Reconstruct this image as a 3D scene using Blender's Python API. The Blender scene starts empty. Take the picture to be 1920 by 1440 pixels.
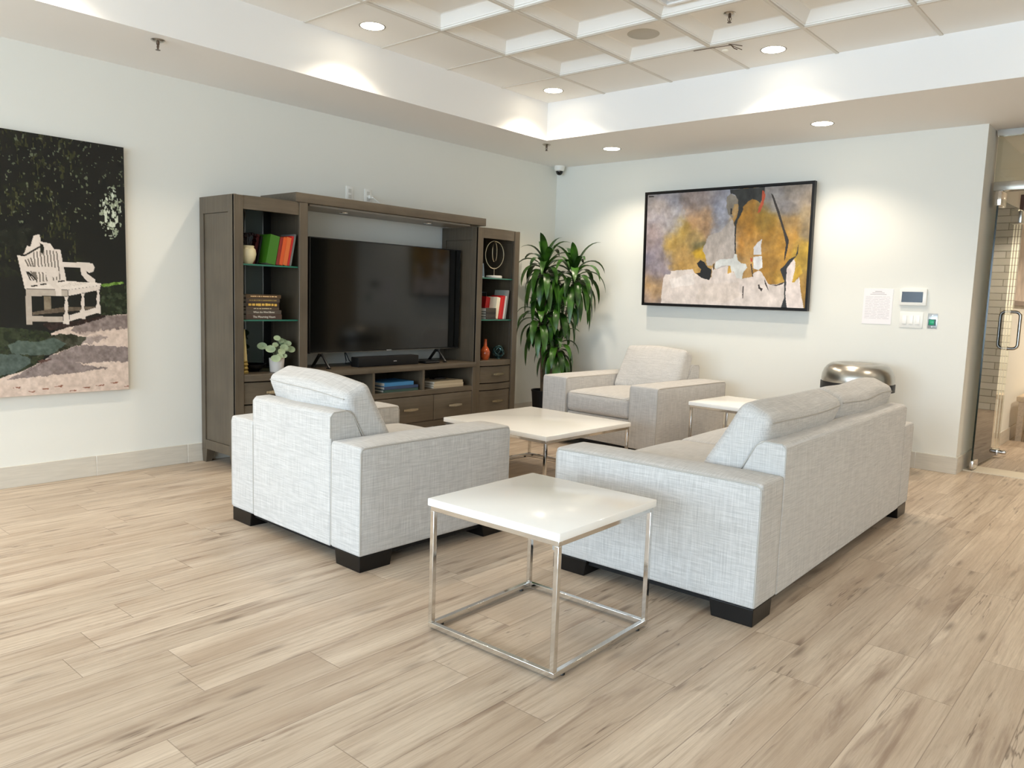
import bpy, math, random
import numpy as np
from mathutils import Matrix, Vector
PI = math.pi
rnd = random.Random(7)
S = bpy.context.scene
COL = S.collection

# ------------------------------------------------------------------ camera
CAM = (5.1219, -6.4999, 1.2138)
yaw, pitch, roll, fpx = 0.7150, -0.1127, 0.0336, 1459.17
fw = Vector((-math.sin(yaw)*math.cos(pitch), math.cos(yaw)*math.cos(pitch), math.sin(pitch)))
rt = Vector((math.cos(yaw), math.sin(yaw), 0)); up = rt.cross(fw)
r2 = math.cos(roll)*rt + math.sin(roll)*up; u2 = -math.sin(roll)*rt + math.cos(roll)*up
cd = bpy.data.cameras.new('camera'); cam = bpy.data.objects.new('camera', cd); COL.objects.link(cam)
M = Matrix((r2, u2, -fw)).transposed().to_4x4(); M.translation = Vector(CAM)
cam.matrix_world = M
cd.sensor_width = 36; cd.lens = fpx/1920*36; cd.clip_start = .05
S.camera = cam

# ------------------------------------------------------------------ world, view, lights
w = bpy.data.worlds.new('world'); S.world = w; w.use_nodes = True
w.node_tree.nodes['Background'].inputs[0].default_value = (0.75, 0.86, 1, 1)
w.node_tree.nodes['Background'].inputs[1].default_value = 1.0
S.view_settings.view_transform = 'Standard'; S.view_settings.look = 'None'
S.view_settings.gamma = 1; S.view_settings.use_curve_mapping = False
S.view_settings.exposure = 0.45
S.cycles.use_denoising = True
S.cycles.max_bounces = 10; S.cycles.diffuse_bounces = 6; S.cycles.glossy_bounces = 5
S.cycles.sample_clamp_indirect = 6; S.cycles.caustics_reflective = False; S.cycles.caustics_refractive = False
HS, HC, AX, AY, OX, OY, TL, BB, XE = 2.5433, 2.8541, .7967, 1.1737, .5769, .5869, .6096, .1268, 3.8869
WARM = (1.0, .86, .69); DAY = (.62, .80, 1.0)
P_TRAY, P_SOFF, P_DAY = 50, 50, 138

def area(name, loc, rot, sx, sy, power, col):
    l = bpy.data.lights.new(name, 'AREA'); l.shape = 'RECTANGLE'; l.size = sx; l.size_y = sy
    l.energy = power; l.color = col
    o = bpy.data.objects.new(name, l); o.location = loc; o.rotation_euler = rot; COL.objects.link(o); return o
for i, cx in enumerate((1.6, 4.2, 6.8)):                      # daylight through the three tall windows behind the camera
    area('window_daylight', (cx, -10.86, 1.35), (PI/2-.5, 0, 0), 2.2, 2.2, P_DAY, DAY)

def spot(loc, power, ang=126, blend=.65, col=WARM, r=.05):
    l = bpy.data.lights.new('can_lamp', 'SPOT'); l.energy = power; l.color = col
    l.spot_size = math.radians(ang); l.spot_blend = blend; l.shadow_soft_size = r
    o = bpy.data.objects.new('can_lamp', l); o.location = loc; COL.objects.link(o); return o

# ------------------------------------------------------------------ materials
def lin(c):
    if isinstance(c, str):
        c = c.lstrip('#'); c = [int(c[i:i+2], 16)/255 for i in (0, 2, 4)]
    return tuple((x/12.92 if x <= .04045 else ((x+.055)/1.055)**2.4) for x in c)
MATS = {}
def mat(name, col, rough=.6, metal=0, spec=.5, emit=None, estr=0, coat=0, noise=0, nscale=8, bump=0, bscale=60, stretch=(1,1,1)):
    if name in MATS: return MATS[name]
    m = bpy.data.materials.new(name); m.use_nodes = True; nt = m.node_tree; b = nt.nodes['Principled BSDF']
    c = lin(col)
    b.inputs['Base Color'].default_value = (*c, 1); b.inputs['Roughness'].default_value = rough
    b.inputs['Metallic'].default_value = metal; b.inputs['Specular IOR Level'].default_value = spec
    b.inputs['Coat Weight'].default_value = coat; b.inputs['Coat Roughness'].default_value = .05
    if emit: b.inputs['Emission Color'].default_value = (*lin(emit), 1); b.inputs['Emission Strength'].default_value = estr
    if noise or bump:
        tc = nt.nodes.new('ShaderNodeTexCoord'); mp = nt.nodes.new('ShaderNodeMapping'); mp.inputs['Scale'].default_value = stretch
        nt.links.new(tc.outputs['Object'], mp.inputs[0])
    if noise:
        n = nt.nodes.new('ShaderNodeTexNoise'); n.inputs['Scale'].default_value = nscale; n.inputs['Detail'].default_value = 6
        nt.links.new(mp.outputs[0], n.inputs['Vector'])
        r = nt.nodes.new('ShaderNodeValToRGB'); r.color_ramp.elements[0].position = .3; r.color_ramp.elements[1].position = .7
        r.color_ramp.elements[0].color = (*[x*(1-noise) for x in c], 1); r.color_ramp.elements[1].color = (*[min(1, x*(1+noise)) for x in c], 1)
        nt.links.new(n.outputs[0], r.inputs[0]); nt.links.new(r.outputs[0], b.inputs['Base Color'])
    if bump:
        n = nt.nodes.new('ShaderNodeTexNoise'); n.inputs['Scale'].default_value = bscale; n.inputs['Detail'].default_value = 4
        nt.links.new(mp.outputs[0], n.inputs['Vector'])
        bp = nt.nodes.new('ShaderNodeBump'); bp.inputs['Strength'].default_value = bump; bp.inputs['Distance'].default_value = .01
        nt.links.new(n.outputs[0], bp.inputs['Height']); nt.links.new(bp.outputs[0], b.inputs['Normal'])
    MATS[name] = m; return m

wallm = mat('painted_wall', '#e9e8e0', .75, bump=.03, bscale=90)
ceilm = mat('ceiling_paint', '#f3f1ee', .8, bump=.02, bscale=120)
tilem = mat('acoustic_tile', '#f3f1ec', .85, bump=.06, bscale=260)
gridm = mat('ceiling_grid_metal', '#ddd8ce', .55)
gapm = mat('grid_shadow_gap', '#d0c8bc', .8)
basem = mat('baseboard_tile', '#d3ccbf', .4, noise=.06, nscale=3, stretch=(2, 2, 30))
groutm = mat('baseboard_grout', '#efece6', .8)
chrome = mat('polished_chrome', '#dcdad6', .08, 1)
steel = mat('brushed_steel', '#b9b5ad', .28, 1, bump=.0)
lacq = mat('white_lacquer', '#fbf9f4', .17, spec=.35)
black = mat('black_leg', '#0f0c0a', .3, spec=.3)
blkp = mat('black_plastic', '#0d0d0e', .35)
blkm = mat('matte_black', '#0f0e0e', .65, spec=.3)
whitep = mat('white_plastic', '#f1efe8', .35)
brass = mat('brushed_brass', '#d6ccb4', .25, 1)
screen = mat('tv_screen', '#060706', .09, spec=.5)
lensm = mat('lamp_lens', '#fff6e4', .5, emit='#fff3da', estr=14)
doorm = None

def glass_mat(name, tint, refl=1.0):
    m = bpy.data.materials.new(name); m.use_nodes = True; nt = m.node_tree; nt.nodes.remove(nt.nodes['Principled BSDF'])
    out = nt.nodes['Material Output']; t = nt.nodes.new('ShaderNodeBsdfTransparent'); g = nt.nodes.new('ShaderNodeBsdfGlossy')
    g.inputs['Roughness'].default_value = .01; g.inputs[0].default_value = (refl, refl, refl, 1)
    t.inputs[0].default_value = (*tint, 1); f = nt.nodes.new('ShaderNodeFresnel'); f.inputs[0].default_value = 1.45
    mx = nt.nodes.new('ShaderNodeMixShader'); nt.links.new(f.outputs[0], mx.inputs[0]); nt.links.new(t.outputs[0], mx.inputs[1])
    nt.links.new(g.outputs[0], mx.inputs[2]); nt.links.new(mx.outputs[0], out.inputs[0]); return m
glass = glass_mat('clear_glass', (.94, .965, .94))
shelfglass = glass_mat('shelf_glass', (.62, .80, .72))
glassedge = mat('glass_edge_dark', '#10201b', .15)

def wood_mat(name, col, dark=.75, light=1.2, rough=.42, axis=2):
    m = bpy.data.materials.new(name); m.use_nodes = True; nt = m.node_tree; b = nt.nodes['Principled BSDF']
    tc = nt.nodes.new('ShaderNodeTexCoord'); mp = nt.nodes.new('ShaderNodeMapping')
    s = [60, 60, 60]; s[axis] = 2.5; mp.inputs['Scale'].default_value = s
    n = nt.nodes.new('ShaderNodeTexNoise'); n.inputs['Scale'].default_value = 1; n.inputs['Detail'].default_value = 8; n.inputs['Roughness'].default_value = .6
    n2 = nt.nodes.new('ShaderNodeTexNoise'); n2.inputs['Scale'].default_value = 4; n2.inputs['Detail'].default_value = 3
    nt.links.new(tc.outputs['Object'], mp.inputs[0]); nt.links.new(mp.outputs[0], n.inputs['Vector']); nt.links.new(tc.outputs['Object'], n2.inputs['Vector'])
    ad = nt.nodes.new('ShaderNodeMath'); ad.operation = 'ADD'; nt.links.new(n.outputs[0], ad.inputs[0]); nt.links.new(n2.outputs[0], ad.inputs[1])
    r = nt.nodes.new('ShaderNodeMapRange'); r.inputs[1].default_value = .7; r.inputs[2].default_value = 1.3
    nt.links.new(ad.outputs[0], r.inputs[0]); mx = nt.nodes.new('ShaderNodeMix'); mx.data_type = 'RGBA'
    c = lin(col); nt.links.new(r.outputs[0], mx.inputs[0])
    mx.inputs[6].default_value = (*[x*dark for x in c], 1); mx.inputs[7].default_value = (*[x*light for x in c], 1)
    nt.links.new(mx.outputs[2], b.inputs['Base Color']); b.inputs['Roughness'].default_value = rough
    return m
wood = wood_mat('grey_brown_wood', '#574d3f')
woodh = wood_mat('grey_brown_wood_flat', '#574d3f', axis=1)
benchw = wood_mat('pale_bench_wood', '#cdb89c', axis=1)
backp = mat('smoked_back_panel', '#6d7876', .35)
backd = mat('dark_back_strip', '#141513', .35)
darkin = wood_mat('dark_interior_wood', '#3b342a')

def fabric_mat(name, col):
    m = bpy.data.materials.new(name); m.use_nodes = True; nt = m.node_tree; b = nt.nodes['Principled BSDF']
    tc = nt.nodes.new('ShaderNodeTexCoord'); outs = []
    for sc in ((330, 330, 9), (12, 12, 330), (330, 12, 2), (12, 330, 2)):
        mp = nt.nodes.new('ShaderNodeMapping'); mp.inputs['Scale'].default_value = sc
        n = nt.nodes.new('ShaderNodeTexNoise'); n.inputs['Scale'].default_value = 1; n.inputs['Detail'].default_value = 2
        nt.links.new(tc.outputs['Object'], mp.inputs[0]); nt.links.new(mp.outputs[0], n.inputs['Vector']); outs.append(n)
    def add(a, b_, op='ADD'):
        x = nt.nodes.new('ShaderNodeMath'); x.operation = op; nt.links.new(a, x.inputs[0])
        if isinstance(b_, float): x.inputs[1].default_value = b_
        else: nt.links.new(b_, x.inputs[1])
        return x.outputs[0]
    sp = nt.nodes.new('ShaderNodeSeparateXYZ'); nt.links.new(tc.outputs['Normal'], sp.inputs[0])
    nz = nt.nodes.new('ShaderNodeMath'); nz.operation = 'ABSOLUTE'; nt.links.new(sp.outputs[2], nz.inputs[0])
    fz = nt.nodes.new('ShaderNodeMapRange'); fz.inputs[1].default_value = .5; fz.inputs[2].default_value = .8; nt.links.new(nz.outputs[0], fz.inputs[0])
    mz = nt.nodes.new('ShaderNodeMix'); nt.links.new(fz.outputs[0], mz.inputs[0])
    nt.links.new(add(outs[0].outputs[0], outs[1].outputs[0]), mz.inputs[2]); nt.links.new(add(outs[2].outputs[0], outs[3].outputs[0]), mz.inputs[3])
    s = mz.outputs[0]
    r = nt.nodes.new('ShaderNodeMapRange'); r.inputs[1].default_value = .74; r.inputs[2].default_value = 1.26
    nt.links.new(s, r.inputs[0]); mx = nt.nodes.new('ShaderNodeMix'); mx.data_type = 'RGBA'; nt.links.new(r.outputs[0], mx.inputs[0])
    c = lin(col); mx.inputs[6].default_value = (*[x*.88 for x in c], 1); mx.inputs[7].default_value = (*[min(1, x*1.24) for x in c], 1)
    nt.links.new(mx.outputs[2], b.inputs['Base Color']); b.inputs['Roughness'].default_value = .9
    b.inputs['Specular IOR Level'].default_value = .2; b.inputs['Sheen Weight'].default_value = .15
    bp = nt.nodes.new('ShaderNodeBump'); bp.inputs['Strength'].default_value = .25; bp.inputs['Distance'].default_value = .002
    nt.links.new(s, bp.inputs['Height']); nt.links.new(bp.outputs[0], b.inputs['Normal'])
    return m
fabric = fabric_mat('linen_fabric', '#bfbcb8')
pipem = mat('piping_fabric', '#b3aea6', .9)

# ------------------------------------------------------------------ mesh helpers
class MB:
    def __init__(s): s.v = []; s.f = []; s.mi = []
    def add(s, vs, fs, M=None, mi=0):
        o = len(s.v)
        for v in vs:
            v = Vector(v)
            s.v.append(tuple(M @ v) if M else tuple(v))
        for f in fs: s.f.append([i+o for i in f]); s.mi.append(mi)
        return s
    def box(s, a, b, M=None, mi=0, bev=0):
        x0, y0, z0 = [min(a[i], b[i]) for i in range(3)]; x1, y1, z1 = [max(a[i], b[i]) for i in range(3)]
        if bev:
            c = [(x0+x1)/2, (y0+y1)/2, (z0+z1)/2]; bev = min(bev, (x1-x0)/2.01, (y1-y0)/2.01, (z1-z0)/2.01)
            vs, fs = rbox(x1-x0, y1-y0, z1-z0, bev, 1, 1)
            return s.add([(p[0]+c[0], p[1]+c[1], p[2]+c[2]) for p in vs], fs, M, mi)
        return s.add([(x0,y0,z0),(x1,y0,z0),(x1,y1,z0),(x0,y1,z0),(x0,y0,z1),(x1,y0,z1),(x1,y1,z1),(x0,y1,z1)],
              [(0,3,2,1),(4,5,6,7),(0,1,5,4),(1,2,6,5),(2,3,7,6),(3,0,4,7)], M, mi)
    def lathe(s, prof, n=32, M=None, mi=0, cap=True):
        vs = []; fs = []; k = len(prof)
        for i in range(n):
            a = 2*PI*i/n
            for (r, z) in prof: vs.append((r*math.cos(a), r*math.sin(a), z))
        for i in range(n):
            j = (i+1) % n
            for q in range(k-1): fs.append((i*k+q, j*k+q, j*k+q+1, i*k+q+1))
        if cap:
            if prof[0][0] > 1e-5: fs.append([i*k for i in range(n)][::-1])
            if prof[-1][0] > 1e-5: fs.append([i*k+k-1 for i in range(n)])
        return s.add(vs, fs, M, mi)
    def tube(s, pts, r, n=8, closed=False, mi=0, M=None, square=False):
        pts = [Vector(p) for p in pts]; N = len(pts); rings = []
        pu = None
        if square: n = 4
        rr = r if isinstance(r, (list, tuple)) else [r]*N
        for i, p in enumerate(pts):
            a = pts[i-1] if (i > 0 or closed) else p; b = pts[(i+1) % N] if (i < N-1 or closed) else p
            t = (b-a).normalized()
            if pu is None:
                ref = Vector((0, 0, 1)) if abs(t.z) < .9 else Vector((1, 0, 0)); pu = (ref - t*ref.dot(t)).normalized()
            else: pu = (pu - t*pu.dot(t)).normalized()
            q = t.cross(pu)
            off = PI/4 if square else 0
            rings.append([p + rr[i]*(math.cos(2*PI*k/n+off)*pu + math.sin(2*PI*k/n+off)*q) for k in range(n)])
        vs = [v for R in rings for v in R]; fs = []
        for i in range(N if closed else N-1):
            j = (i+1) % N
            for k in range(n): fs.append((i*n+k, i*n+(k+1) % n, j*n+(k+1) % n, j*n+k))
        if not closed: fs.append(list(range(n))[::-1]); fs.append([(N-1)*n+k for k in range(n)])
        return s.add(vs, fs, M, mi)
    def prism(s, poly, a0, a1, axis='x', M=None, mi=0):
        n = len(poly)
        def P(a, u, v): return {'x': (a, u, v), 'y': (u, a, v), 'z': (u, v, a)}[axis]
        vs = [P(a0, *p) for p in poly] + [P(a1, *p) for p in poly]
        fs = [list(range(n))[::-1], [n+i for i in range(n)]] + [(i, (i+1) % n, n+(i+1) % n, n+i) for i in range(n)]
        return s.add(vs, fs, M, mi)
    def obj(s, name, mats, parent=None, smooth=True, bevel=0, ang=35):
        me = bpy.data.meshes.new(name); me.from_pydata(s.v, [], s.f); me.update()
        if not isinstance(mats, (list, tuple)): mats = [mats]
        for m in mats: me.materials.append(m)
        if len(mats) > 1: me.polygons.foreach_set('material_index', s.mi)
        import bmesh
        bm = bmesh.new(); bm.from_mesh(me); bmesh.ops.recalc_face_normals(bm, faces=bm.faces); bm.to_mesh(me); bm.free()
        if smooth: me.shade_smooth() if not ang else me.shade_smooth()
        o = bpy.data.objects.new(name, me); COL.objects.link(o)
        if smooth and ang:
            try: me.set_sharp_from_angle(angle=math.radians(ang))
            except Exception: pass
        if bevel:
            b = o.modifiers.new('bevel', 'BEVEL'); b.width = bevel; b.segments = 2; b.limit_method = 'ANGLE'; b.angle_limit = math.radians(35)
        if parent: o.parent = parent
        return o

def rbox(dx, dy, dz, r, nseg=4, ncore=6, fn=None):
    """rounded box centred on the origin, each face a grid"""
    hx, hy, hz = dx/2, dy/2, dz/2
    def ax(h):
        a = [-h + r*(1-math.cos(PI/2*i/nseg)) for i in range(nseg)] if r > 0 else []
        c = [-(h-r) + 2*(h-r)*i/ncore for i in range(ncore+1)]
        return a + c + [-x for x in a[::-1]]
    X, Y, Z = ax(hx), ax(hy), ax(hz); idx = {}; vs = []; fs = []
    def key(i, j, k):
        if (i, j, k) not in idx:
            p = Vector((X[i], Y[j], Z[k])); q = Vector((max(-hx+r, min(hx-r, p.x)), max(-hy+r, min(hy-r, p.y)), max(-hz+r, min(hz-r, p.z))))
            d = p-q
            if d.length > 1e-9: p = q + d.normalized()*r
            if fn: p = Vector(fn(p.x/hx, p.y/hy, p.z/hz, p))
            idx[(i, j, k)] = len(vs); vs.append(tuple(p))
        return idx[(i, j, k)]
    nx, ny, nz = len(X)-1, len(Y)-1, len(Z)-1
    for k in (0, nz):
        for i in range(nx):
            for j in range(ny): fs.append((key(i, j, k), key(i+1, j, k), key(i+1, j+1, k), key(i, j+1, k)))
    for j in (0, ny):
        for i in range(nx):
            for k in range(nz): fs.append((key(i, j, k), key(i+1, j, k), key(i+1, j, k+1), key(i, j, k+1)))
    for i in (0, nx):
        for j in range(ny):
            for k in range(nz): fs.append((key(i, j, k), key(i, j+1, k), key(i, j+1, k+1), key(i, j, k+1)))
    return vs, fs

def tag(o, label, cat, group=None):
    o['label'] = label; o['category'] = cat
    if group: o['group'] = group
    return o
def thing(name, label, cat, loc=(0, 0, 0), rz=0, group=None):
    o = bpy.data.objects.new(name, None); COL.objects.link(o); o.location = loc; o.rotation_euler = (0, 0, rz); o.empty_display_size = .1
    return tag(o, label, cat, group)
def struct(o): o['kind'] = 'structure'; return o
def T(x, y, z): return Matrix.Translation((x, y, z))
def Rz(a): return Matrix.Rotation(a, 4, 'Z')
def Rx(a): return Matrix.Rotation(a, 4, 'X')
def Ry(a): return Matrix.Rotation(a, 4, 'Y')
def text(name, body, size, m, Mx, parent, width=None, extrude=.0004):
    c = bpy.data.curves.new(name, 'FONT'); c.body = body; c.size = size; c.align_x = 'CENTER'; c.align_y = 'CENTER'; c.extrude = extrude
    t = bpy.data.objects.new(name, c); COL.objects.link(t)
    dg = bpy.context.evaluated_depsgraph_get(); me = bpy.data.meshes.new_from_object(t.evaluated_get(dg))
    COL.objects.unlink(t); bpy.data.objects.remove(t)
    if width:
        xs = [v.co.x for v in me.vertices]; k = width/(max(xs)-min(xs))
        for v in me.vertices: v.co.x *= k
    me.transform(Mx); me.materials.clear(); me.materials.append(m)
    o = bpy.data.objects.new(name, me); COL.objects.link(o)
    if parent: o.parent = parent
    return o

# ================================================================== SETTING
# floor: every plank a quad with its own uv and tint
W = .169; L = 1.2; X0 = 2.482
phase = {10: -4.041, 11: -3.583, 12: -3.864, 9: -3.78, 13: -3.423, 7: -4.819, 6: -5.307, 5: -4.786, 8: -4.366, -1: -5.51, 1: -5.362, 4: -5.602, -2: -5.33, 3: -5.037, -5: -5.17}
vs = []; fs = []; uv = []; rn = []
fx0, fx1, fy0, fy1 = -.1, 8.1, -11.1, 5.1
for r in range(math.floor((fx0-X0)/W), math.ceil((fx1-X0)/W)):
    ph = phase.get(r, rnd.uniform(0, L)); k0 = math.floor((fy0-ph)/L); k1 = math.ceil((fy1-ph)/L)
    for k in range(k0, k1):
        xa, xb = X0+r*W, X0+(r+1)*W; ya, yb = ph+k*L, ph+(k+1)*L
        xa2, xb2, ya2, yb2 = max(xa, fx0), min(xb, fx1), max(ya, fy0), min(yb, fy1)
        if xb2 <= xa2 or yb2 <= ya2: continue
        o = len(vs); q = [(xa2, ya2), (xb2, ya2), (xb2, yb2), (xa2, yb2)]
        vs += [(x, y, 0) for x, y in q]; fs.append((o, o+1, o+2, o+3)); uv += [((x-xa), (y-ya)) for x, y in q]
        rn.append((rnd.random(), rnd.random(), rnd.random(), 1))
me = bpy.data.meshes.new('floor'); me.from_pydata(vs, [], fs)
ul = me.uv_layers.new(name='UVMap'); ul.data.foreach_set('uv', [c for p in uv for c in p])
ca = me.color_attributes.new('plank', 'FLOAT_COLOR', 'CORNER'); ca.data.foreach_set('color', [c for p in rn for _ in range(4) for c in p])
floor = bpy.data.objects.new('floor', me); COL.objects.link(floor); struct(floor)
def floor_mat():
    m = bpy.data.materials.new('oak_vinyl_planks'); m.use_nodes = True; nt = m.node_tree; N = nt.nodes; Lk = nt.links.new; b = N['Principled BSDF']
    uvn = N.new('ShaderNodeUVMap'); at = N.new('ShaderNodeAttribute'); at.attribute_name = 'plank'
    sep = N.new('ShaderNodeSeparateXYZ'); Lk(uvn.outputs[0], sep.inputs[0]); sc = N.new('ShaderNodeSeparateColor'); Lk(at.outputs['Color'], sc.inputs[0])
    def math_(op, a, b_=None, c=None):
        x = N.new('ShaderNodeMath'); x.operation = op
        for i, v in enumerate((a, b_, c)):
            if v is None: continue
            if isinstance(v, (int, float)): x.inputs[i].default_value = v
            else: Lk(v, x.inputs[i])
        return x.outputs[0]
    def rng(v, a, b_, c=0., d=1., smooth=False):
        x = N.new('ShaderNodeMapRange'); x.inputs[1].default_value = a; x.inputs[2].default_value = b_; x.inputs[3].default_value = c; x.inputs[4].default_value = d
        if smooth: x.interpolation_type = 'SMOOTHSTEP'
        Lk(v, x.inputs[0]); return x.outputs[0]
    off = math_('MULTIPLY', sc.outputs[0], 37.0); off2 = math_('MULTIPLY', sc.outputs[1], 53.0)
    # gentle waviness of the grain around knots
    def coord(sx, sy, dz=0):
        c = N.new('ShaderNodeCombineXYZ'); Lk(math_('MULTIPLY_ADD', sep.outputs[0], sx, off), c.inputs[0]); Lk(math_('MULTIPLY_ADD', sep.outputs[1], sy, off2), c.inputs[1]); c.inputs[2].default_value = dz; return c.outputs[0]
    def noise(v, s, det, ro=.55, dist=0):
        n = N.new('ShaderNodeTexNoise'); n.inputs['Scale'].default_value = s; n.inputs['Detail'].default_value = det; n.inputs['Roughness'].default_value = ro; n.inputs['Distortion'].default_value = dist
        Lk(v, n.inputs['Vector']); return n.outputs[0]
    broad = noise(coord(9, 1.0), 1, 4, .55, .5)
    grain = noise(coord(75, 1.7, 3), 1, 7, .68, .25)
    fine = noise(coord(420, 14, 5), 1, 3, .6)
    crack = noise(coord(34, 1.5, 9), 1, 6, .65, .8)
    dark_patch = rng(noise(coord(16, 1.6, 14), 1, 5, .6, .9), .52, .74, 0, 1, True)
    vor = N.new('ShaderNodeTexVoronoi'); vor.inputs['Scale'].default_value = 1; vor.voronoi_dimensions = '2D'; Lk(coord(9, 2.0, 0), vor.inputs['Vector'])
    knot = rng(vor.outputs['Distance'], .0, .20, 1, 0, True)
    vsel = N.new('ShaderNodeSeparateColor'); Lk(vor.outputs['Color'], vsel.inputs[0]); knot = math_('MULTIPLY', knot, rng(vsel.outputs[0], .72, .78))
    def mix(f, a, b_):
        x = N.new('ShaderNodeMix'); x.data_type = 'RGBA'
        Lk(f, x.inputs[0])
        for i, v in ((6, a), (7, b_)):
            if isinstance(v, tuple): x.inputs[i].default_value = (*v, 1)
            else: Lk(v, x.inputs[i])
        return x.outputs[2]
    c = mix(rng(broad, .3, .7), lin('#b09c87'), lin('#d3c3af'))
    c = mix(math_('MULTIPLY', rng(grain, .46, .66), .62), c, lin('#a3907b'))
    c = mix(math_('MULTIPLY', rng(fine, .45, .75), .35), c, lin('#95826f'))
    c = mix(math_('MULTIPLY', dark_patch, .75), c, lin('#87715f'))
    c = mix(math_('MULTIPLY', rng(crack, .64, .76, 0, 1, True), .72), c, lin('#6a5647'))
    c = mix(math_('MULTIPLY', math_('MULTIPLY', knot, rng(crack, .35, .6, .3, 1)), .7), c, lin('#5f4c3e'))
    ridge = rng(math_('ABSOLUTE', math_('SUBTRACT', noise(coord(13, .75, 20), 1, 4, .55, .35), .5)), 0, .009, 1, 0)
    rmask = rng(noise(coord(9, 1.8, 31), 1, 2), .56, .62, 0, 1, True)
    c = mix(math_('MULTIPLY', math_('MULTIPLY', ridge, rmask), .75), c, lin('#5d4a3c'))
    hs = N.new('ShaderNodeHueSaturation'); Lk(c, hs.inputs['Color']); Lk(rng(sc.outputs[2], 0, 1, .97, 1.07), hs.inputs['Value'])
    e = math_('MINIMUM', math_('MINIMUM', sep.outputs[0], math_('SUBTRACT', W, sep.outputs[0])), math_('MINIMUM', sep.outputs[1], math_('SUBTRACT', L, sep.outputs[1])))
    seam = rng(e, .0006, .0018, 1, 0)
    c = mix(math_('MULTIPLY', seam, .55), hs.outputs[0], lin('#6a5848'))
    Lk(c, b.inputs['Base Color']); Lk(rng(grain, .3, .8, .34, .5), b.inputs['Roughness']); b.inputs['Specular IOR Level'].default_value = .4
    bp = N.new('ShaderNodeBump'); bp.inputs['Strength'].default_value = .25; bp.inputs['Distance'].default_value = .002
    Lk(math_('SUBTRACT', grain, math_('MULTIPLY', seam, 1.5)), bp.inputs['Height']); Lk(bp.outputs[0], b.inputs['Normal'])
    return m
me.materials.append(floor_mat())

# walls
struct(MB().box((-.15, -11.15, 0), (0, .2, 3.0)).obj('wall_left', wallm, smooth=False))
struct(MB().box((0, 0, 0), (XE, .2, HS)).box((0, .0, HS), (XE, .2, 3.0)).obj('wall_back', wallm, smooth=False))
struct(MB().box((3.70, .2, 0), (XE, 4.6, 2.6)).obj('wall_corridor', wallm, smooth=False))
struct(MB().box((8.0, -11.15, 0), (8.15, 5.0, 3.0)).obj('wall_right', wallm, smooth=False))
wr = MB()
for a, b in ((0, .5), (2.7, 3.1), (5.3, 5.7), (7.9, 8.0)): wr.box((a, -11.15, 0), (b, -11.0, 3.0))
for a, b in ((.5, 2.7), (3.1, 5.3), (5.7, 7.9)): wr.box((a, -11.15, 0), (b, -11.0, .25)).box((a, -11.15, 2.45), (b, -11.0, 3.0))
struct(wr.obj('wall_front', wallm, smooth=False))
for i, (a, b) in enumerate(((.5, 2.7), (3.1, 5.3), (5.7, 7.9))):
    f = MB()
    for x in (a+.025, (a+b)/2, b-.025): f.box((x-.025, -11.11, .25), (x+.025, -11.05, 2.45))
    for z in (.275, 1.6, 2.425): f.box((a, -11.108, z-.024), (b, -11.052, z+.024))
    wo = struct(f.obj(f'window_{i+1}', mat('window_frame', '#2a2a2c', .4)))
    MB().box((a+.03, -11.085, .28), (b-.03, -11.078, 2.42)).obj('pane', glass, wo, smooth=False)
# entry wall right of the glass door, corridor end wall clad in split-face stone
struct(MB().box((6.3, .05, 0), (8.0, .25, 2.6)).obj('wall_entry', wallm, smooth=False))
def stone_mat():
    m = bpy.data.materials.new('stacked_stone'); m.use_nodes = True; nt = m.node_tree; N = nt.nodes; b = N['Principled BSDF']
    tc = N.new('ShaderNodeTexCoord'); mp = N.new('ShaderNodeMapping'); mp.inputs['Rotation'].default_value = (PI/2, 0, 0)
    nt.links.new(tc.outputs['Object'], mp.inputs[0]); br = N.new('ShaderNodeTexBrick'); nt.links.new(mp.outputs[0], br.inputs[0])
    br.inputs['Scale'].default_value = 1; br.inputs['Brick Width'].default_value = .45; br.inputs['Row Height'].default_value = .085; br.inputs['Mortar Size'].default_value = .004
    br.inputs['Color1'].default_value = (*lin('#efebdd'), 1); br.inputs['Color2'].default_value = (*lin('#dcd7c6'), 1); br.inputs['Mortar'].default_value = (*lin('#a8a290'), 1)
    nt.links.new(br.outputs[0], b.inputs[0]); b.inputs['Roughness'].default_value = .8
    bp = N.new('ShaderNodeBump'); bp.inputs['Distance'].default_value = .02; nt.links.new(br.outputs['Fac'], bp.inputs['Height']); bp.invert = True; nt.links.new(bp.outputs[0], b.inputs['Normal'])
    return m
struct(MB().box((3.70, 4.6, 0), (8.0, 4.75, 2.6)).obj('wall_end', [stone_mat()], smooth=False))

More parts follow.
